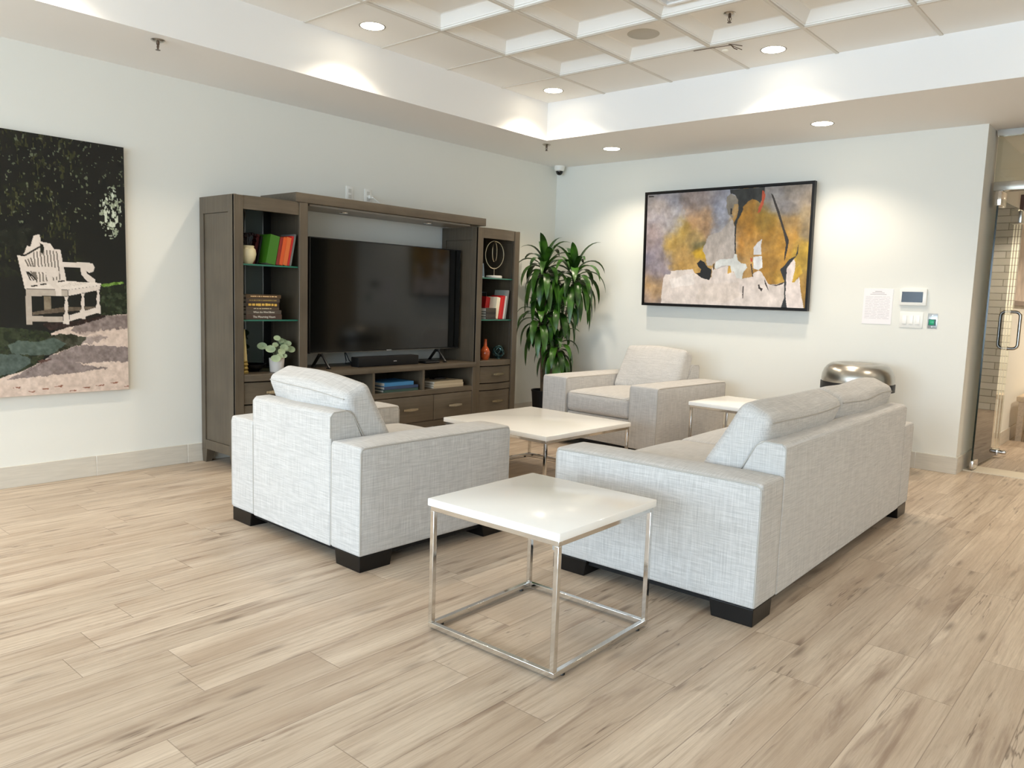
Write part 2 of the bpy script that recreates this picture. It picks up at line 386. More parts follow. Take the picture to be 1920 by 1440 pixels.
# ceiling: lower soffit ring, tray sides, coffered tile field, corridor ceiling
x1t, y1t = AX, -AY; xt2, yt2 = AX+OX+9*TL, -(AY+OY+13*TL)    # tray extents
sf = MB()
sf.box((0, -11.0, HS), (x1t, 0, 3.0)).box((x1t, y1t, HS), (8.0, 0, 3.0)).box((xt2, -11.0, HS), (8.0, y1t, 3.0)).box((x1t, -11.0, HS), (xt2, yt2, 3.0))
sf.box((XE, 0, HS), (8.0, 4.6, 2.7))
ceil = struct(sf.obj('ceiling', ceilm, smooth=False))
tf = MB(); gb = MB(); D = .075; IN = .055
xs = [AX, AX+OX]+[AX+OX+TL*i for i in range(1, 10)]; ys = [-AY, -(AY+OY)]+[-(AY+OY+TL*j) for j in range(1, 14)]
for i in range(len(xs)-1):
    for j in range(len(ys)-1):
        xa, xb, ya, yb = xs[i], xs[i+1], ys[j+1], ys[j]
        if i == 0 or j == 0 or i == len(xs)-2 or j == len(ys)-2:
            tf.add([(xa, ya, HC), (xb, ya, HC), (xb, yb, HC), (xa, yb, HC)], [(0, 1, 2, 3)])
        else:
            g = .012; loops = []
            prof = [(g, 0), (g, .012), (g+.008, .012), (g+.010, .018), (IN, D-.012), (IN+.004, D-.004), (IN+.012, D)]
            for d, h in prof: loops.append([(xa+d, ya+d, HC+h), (xb-d, ya+d, HC+h), (xb-d, yb-d, HC+h), (xa+d, yb-d, HC+h)])
            vs_ = [v for l in loops for v in l]; fs_ = []
            for k in range(len(prof)-1):
                for q in range(4): fs_.append((k*4+q, k*4+(q+1) % 4, (k+1)*4+(q+1) % 4, (k+1)*4+q))
            k = len(prof)-1; fs_.append((k*4, k*4+1, k*4+2, k*4+3)); tf.add(vs_, fs_)
tfo = tf.obj('tile_field', tilem, ceil, smooth=False)
gp = MB()
for i in range(1, len(xs)-1):
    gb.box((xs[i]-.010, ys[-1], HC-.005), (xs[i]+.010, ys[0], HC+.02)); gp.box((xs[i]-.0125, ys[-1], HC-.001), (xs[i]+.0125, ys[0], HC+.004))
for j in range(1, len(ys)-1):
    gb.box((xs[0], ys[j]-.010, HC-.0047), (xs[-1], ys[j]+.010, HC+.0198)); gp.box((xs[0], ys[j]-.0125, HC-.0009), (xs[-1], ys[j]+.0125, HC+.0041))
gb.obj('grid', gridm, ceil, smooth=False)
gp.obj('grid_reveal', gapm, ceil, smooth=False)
MB().box((xs[0], ys[-1], HC+D+.01), (xs[-1], ys[0], 3.0)).obj('plenum_cover', ceilm, ceil, smooth=False)

# baseboards with tile joints
def baseboard(name, segs, axis, c0, c1):
    bo = MB(); gr = MB()
    for a, b in segs:
        if axis == 'y': bo.box((c0, a+.0015, 0), (c1, b-.0015, BB))
        else: bo.box((a+.0015, c0, 0), (b-.0015, c1, BB))
    o = struct(bo.obj(name, basem, bevel=.002))
    a, b = min(s[0] for s in segs)+.002, max(s[1] for s in segs)-.002
    if axis == 'y': gr.box((c0, a, 0), (c0+(c1-c0)*.8, b, BB-.001))
    else: gr.box((a, c0+(c1-c0)*.2, 0), (b, c1, BB-.001))
    gr.obj('grout', groutm, o, smooth=False)
jy = [-4.87+1.2*0, ]
import itertools
JL = [-4.577, -3.99]
ysg = [-11.0]; y = JL[0]
while y > -11: y -= .597
pts = []; yy = JL[0]
while yy > -11: pts.append(yy); yy -= .592
yy = JL[0]+.592
while yy < 0: pts.append(yy); yy += .592
pts = sorted(pts+[-11.0, 0.0]); baseboard('baseboard_left', list(zip(pts[:-1], pts[1:])), 'y', 0, .012)
pts = [.012+.6*i for i in range(7)]; pts = [p for p in pts if p < XE]+[XE+.012]
baseboard('baseboard_back', list(zip(pts[:-1], pts[1:])), 'x', -.012, 0)
baseboard('baseboard_corridor', [(.0, .6), (.6, 1.2), (1.2, 1.8), (1.8, 2.4), (2.4, 3.0), (3.0, 3.6), (3.6, 4.6)], 'y', XE, XE+.012)

# ================================================================== glass door and transom
d1 = struct(MB().box((XE+.02, .24, 2.10), (4.93, .32, 2.168), bev=.006).obj('door_1', mat('satin_aluminium', '#cfcfca', .22, 1)))
alum = MATS['satin_aluminium']
MB().box((XE+.01, .255, HS-.042), (6.3, .305, HS)).obj('top_channel', alum, d1)
MB().box((XE+.015, .274, 2.168), (4.93, .286, HS-.04)).obj('transom_glass', glass, d1, smooth=False)
MB().box((4.95, .274, .01), (6.3, .286, HS-.04)).obj('side_glass', glass, d1, smooth=False)
MB().box((XE+.012, .215, 0), (4.93, .47, .006)).obj('threshold', mat('pale_threshold', '#e5dac4', .5), d1)
hx, hy, fx, fy = 3.950, .23, 3.985, 1.09
ang = math.atan2(fy-hy, fx-hx); Ld = math.hypot(fx-hx, fy-hy); MD = T(hx, hy, 0) @ Rz(ang)
MB().box((0, -.005, .03), (Ld, .005, 2.04), MD).obj('door_glass', glass, d1, smooth=False)
MB().box((-.002, -.006, .03), (.0015, .006, 2.04), MD).obj('glass_edge', glassedge, d1, smooth=False)
MB().box((-.012, -.016, .012), (.13, .016, .085), MD, bev=.01).obj('bottom_patch', chrome, d1)
MB().box((-.012, -.022, 1.99), (.16, .022, 2.10), MD, bev=.006).obj('top_patch', chrome, d1)
MB().box((Ld-.09, -.016, .02), (Ld, .016, .075), MD, bev=.008).lathe([(.0, 0), (.016, .001), (.018, .012), (.018, .04), (.012, .05), (0, .052)], 20, MD @ T(Ld-.03, -.016, .05) @ Rx(PI/2)).obj('floor_lock', chrome, d1)
MB().box((Ld-.12, -.018, 1.93), (Ld-.02, .018, 2.03), MD, bev=.006).obj('lock_strike', steel, d1)
hd = MB()
for s in (-1, 1):
    p = []; o_ = .06
    for k in range(9): a = PI/2*k/8; p.append((Ld-.10, s*(.006+.07*0+o_*0+.0+(.055-.03*0)*math.sin(a)*1.0), 1.22-.0+(.03)*(1-math.cos(a))*0 + .03*0))
    R_ = .035; off = .075; z0, z1 = .92, 1.22; path = [(0, s*.006, z0)]
    for k in range(7): a = PI/2*k/6; path.append((0, s*(off-R_+R_*math.sin(a)), z0+R_-R_*math.cos(a)))
    for k in range(7): a = PI/2*k/6; path.append((0, s*(off-R_+R_*math.cos(a)), z1-R_+R_*math.sin(a)))
    path.append((0, s*.006, z1))
    hd.tube([(Ld-.09, y_, z_) for _, y_, z_ in path], .0125, 14, M=MD)
    for z in (z0, z1): hd.lathe([(.017, 0), (.017, .004), (.013, .006)], 16, MD @ T(Ld-.09, s*.005, z) @ Rx(-s*PI/2))
hd.obj('handle', steel, d1)

# corridor dressing: framed print and bench against corridor wall
t = thing('framed_print', 'small brown framed print on the wall beyond the glass door', 'picture', (XE, 2.05, 1.28))
MB().box((0, -.5, 0), (.03, -.46, .95)).box((0, .46, 0), (.03, .5, .95)).box((0, -.46, 0), (.03, .46, .04)).box((0, -.46, .91), (.03, .46, .95)).obj('frame', mat('brown_frame', '#5a3a2c', .4), t)
MB().box((0.002, -.47, .03), (.015, .47, .92)).obj('print', mat('print_paper', '#cdbfb2', .7, noise=.25, nscale=6), t)
t = thing('bench', 'pale wooden bench seen through the glass door at the right edge', 'bench', (4.12, 2.75, 0))
MB().box((-.19, -.6, .38), (.19, .6, .43), bev=.006).obj('seat', benchw, t)
for sx in (-.15, .15):
    for sy in (-.53, .53): MB().box((sx-.025, sy-.025, 0), (sx+.025, sy+.025, .38)).obj('leg', benchw, t)

# ================================================================== seating
def seat_unit(name, label, cat, loc, rz, Wd, Dp, aw, ncush, group=None, ah=.552, slump=0):
    t = thing(name, label, cat, loc, rz, group); h0 = .07; ix = Wd/2-aw
    for sx in (-1, 1):
        for sy in (-1, 1):
            m = MB(); X_, Y_ = sx*(Wd/2-.006), sy*(Dp/2-.006); a, b = .185, .18; ti = .012
            top = [(X_, Y_), (X_-sx*a, Y_), (X_-sx*a, Y_-sy*b), (X_, Y_-sy*b)]; bot = [(X_, Y_), (X_-sx*(a-ti), Y_), (X_-sx*(a-ti), Y_-sy*(b-ti)), (X_, Y_-sy*(b-ti))]
            m.add([(x, y, 0) for x, y in bot]+[(x, y, h0) for x, y in top], [(0, 3, 2, 1), (4, 5, 6, 7), (0, 1, 5, 4), (1, 2, 6, 5), (2, 3, 7, 6), (3, 0, 4, 7)])
            m.obj('leg', black, t, smooth=False, bevel=.003)
    def armfn(u, v, w_, p):
        if w_ > .6: p = p + Vector((0, 0, .014*(1-u*u)*(1-v**6)*(w_-.6)/.4))
        p.x += .006*(1-v*v)*(1-w_*w_)*(1 if u > .95 else -1 if u < -.95 else 0)
        return p
    for sx in (-1, 1):
        vs_, fs_ = rbox(aw-.004, Dp, ah-h0, .014, 3, 8, armfn)
        cx, cz = sx*(Wd/2-aw/2), (ah+h0)/2
        ao = MB().add(vs_, fs_, T(cx, 0, cz)).obj('arm', fabric, t)
        for s2 in (-1, 1):
            xx = cx+s2*(aw/2-.005); z1 = ah-.007; y0 = Dp/2-.005; r_ = .02
            path = [(xx, y0, h0+.01), (xx, y0, z1-r_), (xx, y0-r_*.3, z1-r_*.3), (xx, y0-r_, z1)]
            path += [(xx, y0-r_-(2*y0-2*r_)*k/10, z1+.002) for k in range(1, 10)]
            path += [(xx, -y0+r_, z1), (xx, -y0+r_*.3, z1-r_*.3), (xx, -y0, z1-r_), (xx, -y0, h0+.01)]
            MB().tube(path, .0042, 6).obj('piping', pipem, ao)
    # back frame, sloping forward face
    yb = Dp/2; th = .11
    prof = [(yb, h0), (yb, .655), (yb-.006, .668), (yb-.02, .676), (yb-th+.02, .678), (yb-th, .672), (yb-th-.015, .655), (yb-.20, .50), (yb-.24, .33), (yb-.24, h0)]
    bf = MB().prism(prof, -ix+.001, ix-.001, 'x').obj('back_frame', fabric, t, bevel=.006)
    for s2 in (-1, 1): MB().tube([(s2*(ix-.003), y_, z_) for y_, z_ in [(yb-.002, .56), (yb-.002, .655), (yb-.02, .674), (yb-th+.02, .676), (yb-th-.013, .655), (yb-.185, .545)]], .003, 6).obj('piping', pipem, bf)
    MB().box((-ix+.002, -Dp/2+.025, h0), (ix-.002, yb-.242, .285), bev=.01).obj('seat_frame', fabric, t)
    MB().box((-Wd/2+.03, -Dp/2+.03, .046), (Wd/2-.03, Dp/2-.03, h0-.0005)).obj('gap_shade_slab', blkm, t)  # black slab added as shade, darkens the gap beneath the seat
    cw = 2*ix/ncush
    for k in range(ncush):
        cx = -ix+cw*(k+.5); dd = Dp-.24-.01; hh = .165
        def sfn(u, v, w_, p):
            s_ = 1 if w_ > 0 else -.3
            p = p + Vector((0, 0, s_*.032*(1-abs(u)**2.6)*(1-abs(v)**3)*abs(w_)))
            p.y += -.012*(1-u*u)*(1-w_*w_) if v < -.9 else 0
            return p
        vs_, fs_ = rbox(cw-.006, dd, hh, .035, 4, 10, sfn)
        so = MB().add(vs_, fs_, T(cx, -Dp/2+dd/2+.004, .288+hh/2)).obj('seat_cushion', fabric, t)
        zz = .288+hh-.016; hw = cw/2-.012; ya_ = -Dp/2+.012
        MB().tube([(cx-hw, ya_+.3, zz), (cx-hw, ya_+.012, zz), (cx-hw+.012, ya_, zz)]+[(cx-hw+2*hw*q/8, ya_-.006*math.sin(PI*q/8), zz+.005*math.sin(PI*q/8)) for q in range(1, 8)]+[(cx+hw-.012, ya_, zz), (cx+hw, ya_+.012, zz), (cx+hw, ya_+.3, zz)], .003, 6).obj('seam', pipem, so)
        # back cushion: wedge leaning on the frame
        H = .42; TH = .17; tilt = math.radians(24+k*1.5); seed = k*1.7+loc[0]
        def bfn(u, v, w_, p):
            tp = 1.12-.26*(w_+1)/2
            p.y *= tp
            p.y += (1 if v > 0 else -1)*.035*(1-abs(u)**2.4)*(1-abs(w_)**2.4)*abs(v)
            if w_ > .5: p.z += .008*(w_-.5)*2*(1-abs(u)**2)*1.0 + .012*math.sin(3.1*u+seed)*(w_-.5)
            p.z += slump*u*(w_+1)/2; p.x *= 1-.02*(w_+1)/2
            p.y += .006*math.sin(5*u+seed*2)*math.cos(3*w_+seed)
            return p
        vs_, fs_ = rbox(cw-.004, TH, H, .042, 5, 12, bfn)
        Mc = T(cx, yb-.225, .602) @ Rx(-tilt)
        bo = MB().add(vs_, fs_, Mc).obj('back_cushion', fabric, t)
        pm = MB()
        path = []
        for q in range(0, 17):
            u = -1+2*q/16; e = 1-(abs(u))**12
            P_ = bfn(u*.94, .98, .86, Vector((u*(cw/2-.026), (TH/2-.006), H/2-.022))); path.append(P_)
        pm.tube([tuple(q) for q in path], .0026, 6, M=Mc)
        pm.obj('seam', pipem, bo)
    return t
seat_unit('armchair', 'light grey linen armchair seen from behind, left of the sofa', 'armchair', ((2.53+1.43)/2, (-4.455-3.515)/2, 0), PI-math.radians(1.0), 1.10, .945, .22, 1, 'matching linen armchairs', slump=.022)
seat_unit('armchair', 'light grey linen armchair facing the camera beside the tall potted plant', 'armchair', (1.605, -.875, 0), -math.radians(3.0), 1.155, 1.02, .26, 1, 'matching linen armchairs', ah=.56)
seat_unit('sofa', 'light grey linen two-cushion sofa with its long back to the right', 'sofa', (3.487, -2.640, 0), -PI/2+math.radians(1.31), 2.275, .95, .215, 2)

# ================================================================== tables
def table(name, label, x0, x1, y0, y1, h, th, tube, group, rz=0, glides=True):
    cx, cy = (x0+x1)/2, (y0+y1)/2; t = thing(name, label, 'table', (cx, cy, 0), rz, group); a, b = (x1-x0)/2, (y1-y0)/2
    MB().box((-a, -b, h-th), (a, b, h), bev=.004).obj('tabletop', lacq, t)
    a -= .008; b -= .008; z0 = .008
    def ring(z): 
        m = MB(); 
        m.box((-a, -b, z), (a, -b+tube, z+tube)).box((-a, b-tube, z), (a, b, z+tube)).box((-a, -b+tube, z), (-a+tube, b-tube, z+tube)).box((a-tube, -b+tube, z), (a, b-tube, z+tube)); return m
    ring(h-th-tube).obj('top_frame', chrome, t, bevel=.0015); ring(z0).obj('base_frame', chrome, t, bevel=.0015)
    for sx in (-1, 1):
        for sy in (-1, 1):
            X_, Y_ = sx*a, sy*b
            MB().box((X_, Y_, z0+tube), (X_-sx*tube, Y_-sy*tube, h-th-tube)).obj('leg', chrome, t, bevel=.0015)
            MB().lathe([(.009, 0), (.01, .002), (.008, .008)], 14, T(X_-sx*.009, Y_-sy*.06, 0)).obj('glide', blkp, t)
    return t
table('side_table', 'white square side table with chrome frame standing in the foreground', 3.118, 3.705, -4.632, -4.030, .487, .028, .018, 'white and chrome side tables', rz=math.radians(1.2))
table('coffee_table', 'low white square coffee table with chrome frame between armchairs and sofa', 1.36, 2.275, -2.865, -1.965, .38, .03, .018, None, rz=-math.radians(1.5))
table('side_table', 'white square side table with chrome frame behind the far end of the sofa', 2.40, 2.975, -1.385, -.80, .49, .028, .018, 'white and chrome side tables', rz=-math.radians(2))

# ================================================================== wall unit
XF = .463
def handle(m, y, z, x=XF+.012, w_=.15):
    m.tube([(x, y-w_/2+.012, z), (x+.018, y-w_/2+.016, z)], .006, 8); m.tube([(x, y+w_/2-.012, z), (x+.018, y+w_/2-.016, z)], .006, 8)
    n = 8
    for k in range(n):
        ya, yb_ = y-w_/2+w_*k/n, y-w_/2+w_*(k+1)/n; xo = x+.018+.008*math.sin(PI*(k+.5)/n)
        m.box((xo, ya, z-.012+.004*abs(k-3.5)/3.5), (xo+.005, yb_, z+.012-.004*abs(k-3.5)/3.5))
    return m
def bow_front(y0, y1, z0, z1, xb, xf, bow, n=14):
    poly = [(xb, y0)]+[(xf+bow*(1-(2*k/n-1)**2), y0+(y1-y0)*k/n) for k in range(n+1)]+[(xb, y1)]
    return MB().prism(poly, z0, z1, 'z')
def pier(label, y0, y1, h, name='bookcase_cabinet'):
    yc = (y0+y1)/2; t = thing(name, label, 'cabinet', (0, yc, 0), 0, 'tall bookcase cabinets of the wall unit'); a = (y1-y0)/2; xb = .018; B = .025
    for s in (-1, 1):
        m = MB(); o_, i_ = s*a, s*(a-.022)
        m.box((xb, o_, .095), (xb+.05, i_, h)).box((XF-.075, o_, .095), (XF-.001, i_, h))
        m.box((xb+.05, o_, h-.11), (XF-.075, i_, h)).box((xb+.05, o_, .095), (XF-.075, i_, .16)).box((xb+.05, s*(a-.009), .16), (XF-.075, i_, h-.11))
        m.obj('side_panel', wood, t, bevel=.002)
    MB().box((xb, -a+.022, .15), (xb+.01, a-.022, h-.03)).obj('back_panel', backp, t)
    st = MB()
    for y in (-a+.05, 0.0, a-.05): st.box((xb+.01, y-.032, .64), (xb+.016, y+.032, h-.03))
    st.obj('back_strip', backd, t, smooth=False)
    sl = MB()
    for y in (-.046, .046, -a+.09, a-.09): sl.box((xb+.016, y-.004, .64), (xb+.022, y+.004, h-.03))
    sl.obj('shelf_standard', chrome, t, smooth=False)
    f = MB().box((XF-.02, -a, .03), (XF, -a+.066, h-.002)).box((XF-.02, a-.066, .03), (XF, a, h-.002))
    f.obj('stile', wood, t, bevel=.003)
    bow_front(-a+.066, a-.066, h-.088, h-.001, XF-.025, XF-.008, .02).obj('top_rail', woodh, t)
    bow_front(-a+.066, a-.066, .10, .165, XF-.03, XF-.01, B).obj('bottom_rail', woodh, t)
    bow_front(-a+.066, a-.066, .378, .432, XF-.03, XF-.01, B).obj('middle_rail', woodh, t)
    m = MB().box((xb, -a+.022, h-.03), (XF-.03, a-.022, h-.008)); m.obj('top', woodh, t)
    bow_front(-a+.0665, a-.0665, .592, .638, xb+.012, XF-.006, B+.004).obj('counter', woodh, t, bevel=.003)
    for z in (1.365, 1.0):
        g = MB().box((xb+.024, -a+.024, z-.010), (XF-.03, a-.024, z)); go = g.obj('glass_shelf', shelfglass, t, smooth=False)
        MB().box((XF-.03, -a+.024, z-.010), (XF-.0285, a-.024, z)).obj('polished_edge', mat('green_glass_edge', '#2c6a58', .1), go, smooth=False)
    for z0, z1 in ((.172, .370), (.440, .584)):
        dr = bow_front(-a+.07, a-.07, z0, z1, XF-.05, XF-.012, B).obj('drawer', woodh, t, bevel=.002)
        handle(MB(), 0, (z0+z1)/2+.005, XF+B-.014, .135).obj('handle', brass, dr)
    MB().box((xb+.01, -a+.022, .15), (XF-.05, a-.022, .17)).obj('bottom_panel', darkin, t)
    for sx in (0, 1):
        for sy in (-1, 1):
            m = MB(); X_ = XF if sx else xb; dx = -1 if sx else 1; Y_ = sy*a; w0, w1 = .07, .045
            m.add([(X_, Y_-sy*.006, 0), (X_+dx*w1, Y_-sy*.006, 0), (X_+dx*w1, Y_-sy*w1, 0), (X_, Y_-sy*w1, 0), (X_, Y_, .095), (X_+dx*w0, Y_, .095), (X_+dx*w0, Y_-sy*w0, .095), (X_, Y_-sy*w0, .095)],
                  [(0, 3, 2, 1), (4, 5, 6, 7), (0, 1, 5, 4), (1, 2, 6, 5), (2, 3, 7, 6), (3, 0, 4, 7)]).obj('leg', wood, t, smooth=False)
    MB().lathe([(.0, 0), (.03, 0), (.032, .006), (.0, .006)], 24, T(.25, 0, h-.036)).obj('puck_light', chrome, t)
    return t
pier('tall grey-brown bookcase cabinet left of the television', -3.885, -3.333, 1.80)
pier('tall grey-brown bookcase cabinet right of the television beside the plant', -1.635, -1.090, 1.79)
# bridge
t = thing('bridge_shelf', 'grey-brown bridge shelf spanning both cabinets above the television', 'shelf', (0, -2.487, 1.8005))
MB().box((.018, -.943, 0), (XF+.002, .943, .064), bev=.004).obj('beam', woodh, t)
MB().box((.10, -.80, -.012), (XF-.05, .80, 0)).obj('soffit_panel', mat('bridge_underside', '#8a8377', .4), t)
for y in (-.39, .465): MB().lathe([(0, -.016), (.034, -.016), (.036, -.012), (0, -.012)], 24, T(.25, y, 0)).obj('puck_light', chrome, t)
# tv console
t = thing('tv_console', 'low grey-brown media console under the television with open cubbies and drawers', 'console', (0, -2.484, 0)); a = .845; xc = .485
MB().box((.018, -a, .595), (xc, a, .635), bev=.003).obj('top', woodh, t)
for s in (-1, 1): MB().box((.018, s*a, .03), (xc-.003, s*(a-.04), .595)).obj('side_panel', wood, t, bevel=.002)
for y in (-.265, .245): MB().box((.03, y-.011, .432), (xc-.012, y+.011, .595)).obj('divider', wood, t)
MB().box((.018, -a+.04, .39), (xc-.006, a-.04, .432)).obj('shelf', woodh, t, bevel=.002)
MB().box((.018, -a+.04, .13), (.03, a-.04, .39)).box((.018, -a+.04, .432), (.03, a-.04, .595)).obj('back_panel', darkin, t)
MB().box((.03, -a+.04, .12), (xc-.02, a-.04, .17)).obj('bottom_rail', woodh, t)
for (ya, yb_, yh) in ((-a+.042, -.356, -.60), (-.352, .352, .09), (.356, a-.042, .587)):
    dr = MB().box((xc-.03, ya, .176), (xc-.004, yb_, .385), bev=.003).obj('drawer', woodh, t)
    handle(MB(), yh, .285, xc-.004).obj('handle', brass, dr)
for s in (-1, 1):
    for x in (.02, xc-.06): MB().box((x, s*a, 0), (x+.055, s*(a-.055), .03)).obj('leg', wood, t)

# television
t = thing('television', 'large black flat-screen television on the media console', 'television', (.28, -2.432, .6352)); hw = .768; z0, z1 = .108, .955
MB().box((-.022, -hw, z0), (.008, hw, z1), bev=.004).obj('body', blkp, t)
MB().box((.0082, -hw+.008, z0+.014), (.0095, hw-.008, z1-.008)).obj('screen', screen, t, smooth=False)
MB().box((.008, -hw+.01, z0+.001), (.0105, hw-.01, z0+.006)).obj('lower_bezel', mat('dark_bezel_metal', '#6a6862', .3, 1), t)
for y in (-.66, .52):
    m = MB(); m.tube([(-.10, y, .008), (-.02, y, .095), (.0, y, .10)], .012, 8); m.tube([(0.0, y, .10), (.02, y, .09), (.105, y+.0, .006)], .009, 8); m.box((-.11, y-.01, 0), (-.075, y+.01, .012)).box((.08, y-.01, 0), (.115, y+.01, .008))
    m.box((-.02, y-.012, .085), (.006, y+.012, z0+.004)); m.obj('stand', blkp, t)
text('maker_mark', 'SAMSUNG', .011, mat('mark_grey', '#cfcfcf', .4), T(.0106, -.02, z0+.0075) @ Rz(PI/2) @ Rx(PI/2), t, width=.05)
t = thing('soundbar', 'black soundbar lying on the media console below the television', 'speaker', (.345, -2.535, .6355))
MB().box((-.045, -.30, 0), (.05, .31, .075), bev=.006).obj('body', blkm, t)
text('maker_mark', 'SAMSUNG', .008, MATS['mark_grey'], T(.0505, .06, .036) @ Rz(PI/2) @ Rx(PI/2), t, width=.032)
tag(MB().box((.27, -2.16, .6352), (.41, -2.0, .655), bev=.008).tube([(.3, -2.0, .645), (.28, -1.93, .64), (.24, -1.9, .641), (.2, -1.95, .641), (.15, -2.0, .641)], .004, 6).obj('media_player', blkp), 'flat black media player with cable right of the soundbar', 'media player')
m = MB()
for q in range(2): m.tube([(.05, -2.71-.02*q, .80), (.07, -2.72+.01*q, .72), (.09, -2.72+.03*q, .66), (.12, -2.70+.06*q-.05, .641), (.05, -2.60, .641)], .004, 6)
m.box((.05, -2.74, .79), (.06, -2.70, .86))
tag(m.obj('dangling_cable', blkp), 'black cables dangling behind the left part of the television', 'cable')

# ================================================================== shelf contents
def book(name, label, loc, w_, d_, h_, col, rot=Matrix(), group=None, title=None, tcol='#d9cfa0', pages='#e6dfd0', spine_x=True, tw=.8, ts=.42, pm='ivory_pages'):
    """lying book: spine faces +x (w_ along y, d_ along x, h_ thick)"""
    t = thing(name, label, 'book', loc, 0, group); cm = mat('cover_'+col, col, .5)
    c = MB().box((-d_/2, -w_/2, 0), (d_/2, w_/2, .003), rot).box((-d_/2, -w_/2, h_-.003), (d_/2, w_/2, h_), rot).box((d_/2-.003, -w_/2, .003), (d_/2, w_/2, h_-.003), rot); c.obj('cover', cm, t, bevel=.0008)
    MB().box((-d_/2+.004, -w_/2+.004, .003), (d_/2-.003, w_/2-.004, h_-.003), rot).obj('pages', mat(pm, pages, .8), t, smooth=False)
    if title:
        body, size = title
        if body in ('bars', 'blocks'):      # spine lettering too small to read in the photograph
            gm = MB(); rr_ = random.Random(int(w_*1000)+int(h_*1000)); yy_ = -w_*tw/2; hh_ = h_*(.16 if body == 'bars' else .3)
            while yy_ < w_*tw/2:
                l_ = rr_.uniform(.004, .009) if body == 'bars' else rr_.uniform(.012, .022)
                gm.box((d_/2+.0001, yy_, h_/2-hh_*rr_.uniform(.7, 1)), (d_/2+.0006, min(yy_+l_, w_*tw/2), h_/2+hh_*rr_.uniform(.7, 1))); yy_ += l_+rr_.choice((.0012, .0012, .006))
            gm.obj('title', mat('ink_'+tcol, tcol, .5), t, smooth=False); return t
        text('title', body, h_*ts*1.4, mat('ink_'+tcol, tcol, .5), rot @ T(d_/2+.0003, 0, h_/2) @ Rz(PI/2) @ Rx(PI/2), t, width=w_*tw)
    return t
# stack of six brown books, left cabinet, middle shelf
zz = 1.0005; yl = -3.775
stack = [(.268, .034, '#4a382e', 'The Mourning Hours', '#e4ded0', .62, 'thick brown book at the bottom of the stack of six, silver title'),
         (.264, .028, '#4b4138', 'When the Wind Blows', '#e4ded0', .6, 'brown book second from the bottom of the stack of six, pale title'),
         (.247, .020, '#4d3f31', 'bars', '#cbbf9c', .55, 'thin brown book third from the bottom of the stack of six'),
         (.247, .031, '#2f211b', 'blocks', '#d2ab4d', .86, 'dark book with gold ornament in the middle of the stack of six'),
         (.252, .026, '#463930', 'bars', '#96803f', .8, 'brown book second from the top of the stack of six'),
         (.262, .025, '#4f3a22', 'bars', '#dcb98a', .75, 'brown book with cream title lying topmost on the stack of six')]
for w_, h_, col, ti, tc, tw, lb in stack:
    book('book', lb, (.33, yl+w_/2, zz), w_, .17, h_, col, group='brown books stacked on the glass shelf', title=(ti, 1), tcol=tc, tw=tw); zz += h_+.0004
# leaning books on top glass shelf of left cabinet
def lean(x, y, z, w_, d_, h_, tilt, yawv, col, lb, grp, pages='#e6dfd0', title=None, tcol='#ffffff'):
    # standing book: thickness w_ along y, depth d_ along x, height h_; leans by tilt about x
    t = thing('book', lb, 'book', (x, y, z), 0, grp); Mx = Rx(-tilt) @ Rz(yawv); cm = mat('cover_'+col, col, .45)
    dz = (w_*math.sin(tilt) if tilt > 0 else 0)
    Mx = T(0, 0, dz+.0006) @ Mx
    MB().box((-d_, 0, 0), (0, .003, h_), Mx).box((-d_, w_-.003, 0), (0, w_, h_), Mx).box((-.003, .003, 0), (0, w_-.003, h_), Mx).obj('cover', cm, t, bevel=.0008)
    MB().box((-d_+.004, .003, .004), (-.003, w_-.003, h_-.004), Mx).obj('pages', mat('ivory_pages', pages, .8), t, smooth=False)
    return t
tl = math.radians(11); z = 1.3655; g = 'books leaning on the top glass shelf'
lean(.29, -3.694, z, .012, .16, .215, tl, 0, '#161417', 'black book leaning behind the cream vase', g)
lean(.31, -3.668, z, .020, .15, .205, tl, 0, '#5a1517', 'dark red book leaning between black books and the green one', g)
lean(.33, -3.646, z, .010, .16, .195, tl, 0, '#17181a', 'thin black book leaning left of the green book', g)
lean(.42, -3.630, z, .070, .14, .195, tl, 0, '#376b15', 'wide green book leaning on the top glass shelf', g)
lean(.42, -3.556, z, .022, .14, .19, tl, 0, '#7e1f14', 'dark red book leaning against the green book', g)
lean(.422, -3.532, z, .026, .14, .19, tl, 0, '#c5501f', 'orange book leaning, first right of the dark red one', g)
lean(.42, -3.504, z, .034, .14, .193, tl, 0, '#c9652f', 'light orange book leaning on the top glass shelf', g)
lean(.418, -3.468, z, .016, .14, .205, tl, 0, '#b5211f', 'bright red book leaning behind the orange books', g)
lean(.42, -3.450, z, .013, .17, .22, tl, 0, '#6e6c68', 'tall grey book leaning at the right end of the row', g)

def leaf_blade(m, base, direc, length, width, droop, n=9, fold=.25, curl=0, mi=0):
    d = Vector(direc).normalized(); p = Vector(base); step = length/n; side0 = d.cross(Vector((0, 0, 1)))
    if side0.length < 1e-3: side0 = Vector((1, 0, 0))
    side0.normalize(); vs_ = []; fs_ = []
    for i in range(n+1):
        tt = i/n; wd = width*(math.sin(PI*min(1, tt*.93+.07))**.75)*(1 if tt < .75 else 1)
        if i == n: wd = width*.03
        nrm = side0.cross(d).normalized(); f = -wd*fold*.5
        vs_ += [tuple(p-side0*wd/2-nrm*f), tuple(p), tuple(p+side0*wd/2-nrm*f)]
        d = (d+Vector((0, 0, -droop*(.35+1.3*tt)/n*3))).normalized(); p = p+d*step
    for i in range(n):
        a = i*3; fs_ += [(a, a+1, a+4, a+3), (a+1, a+2, a+5, a+4)]
    m.add(vs_, fs_, None, mi)
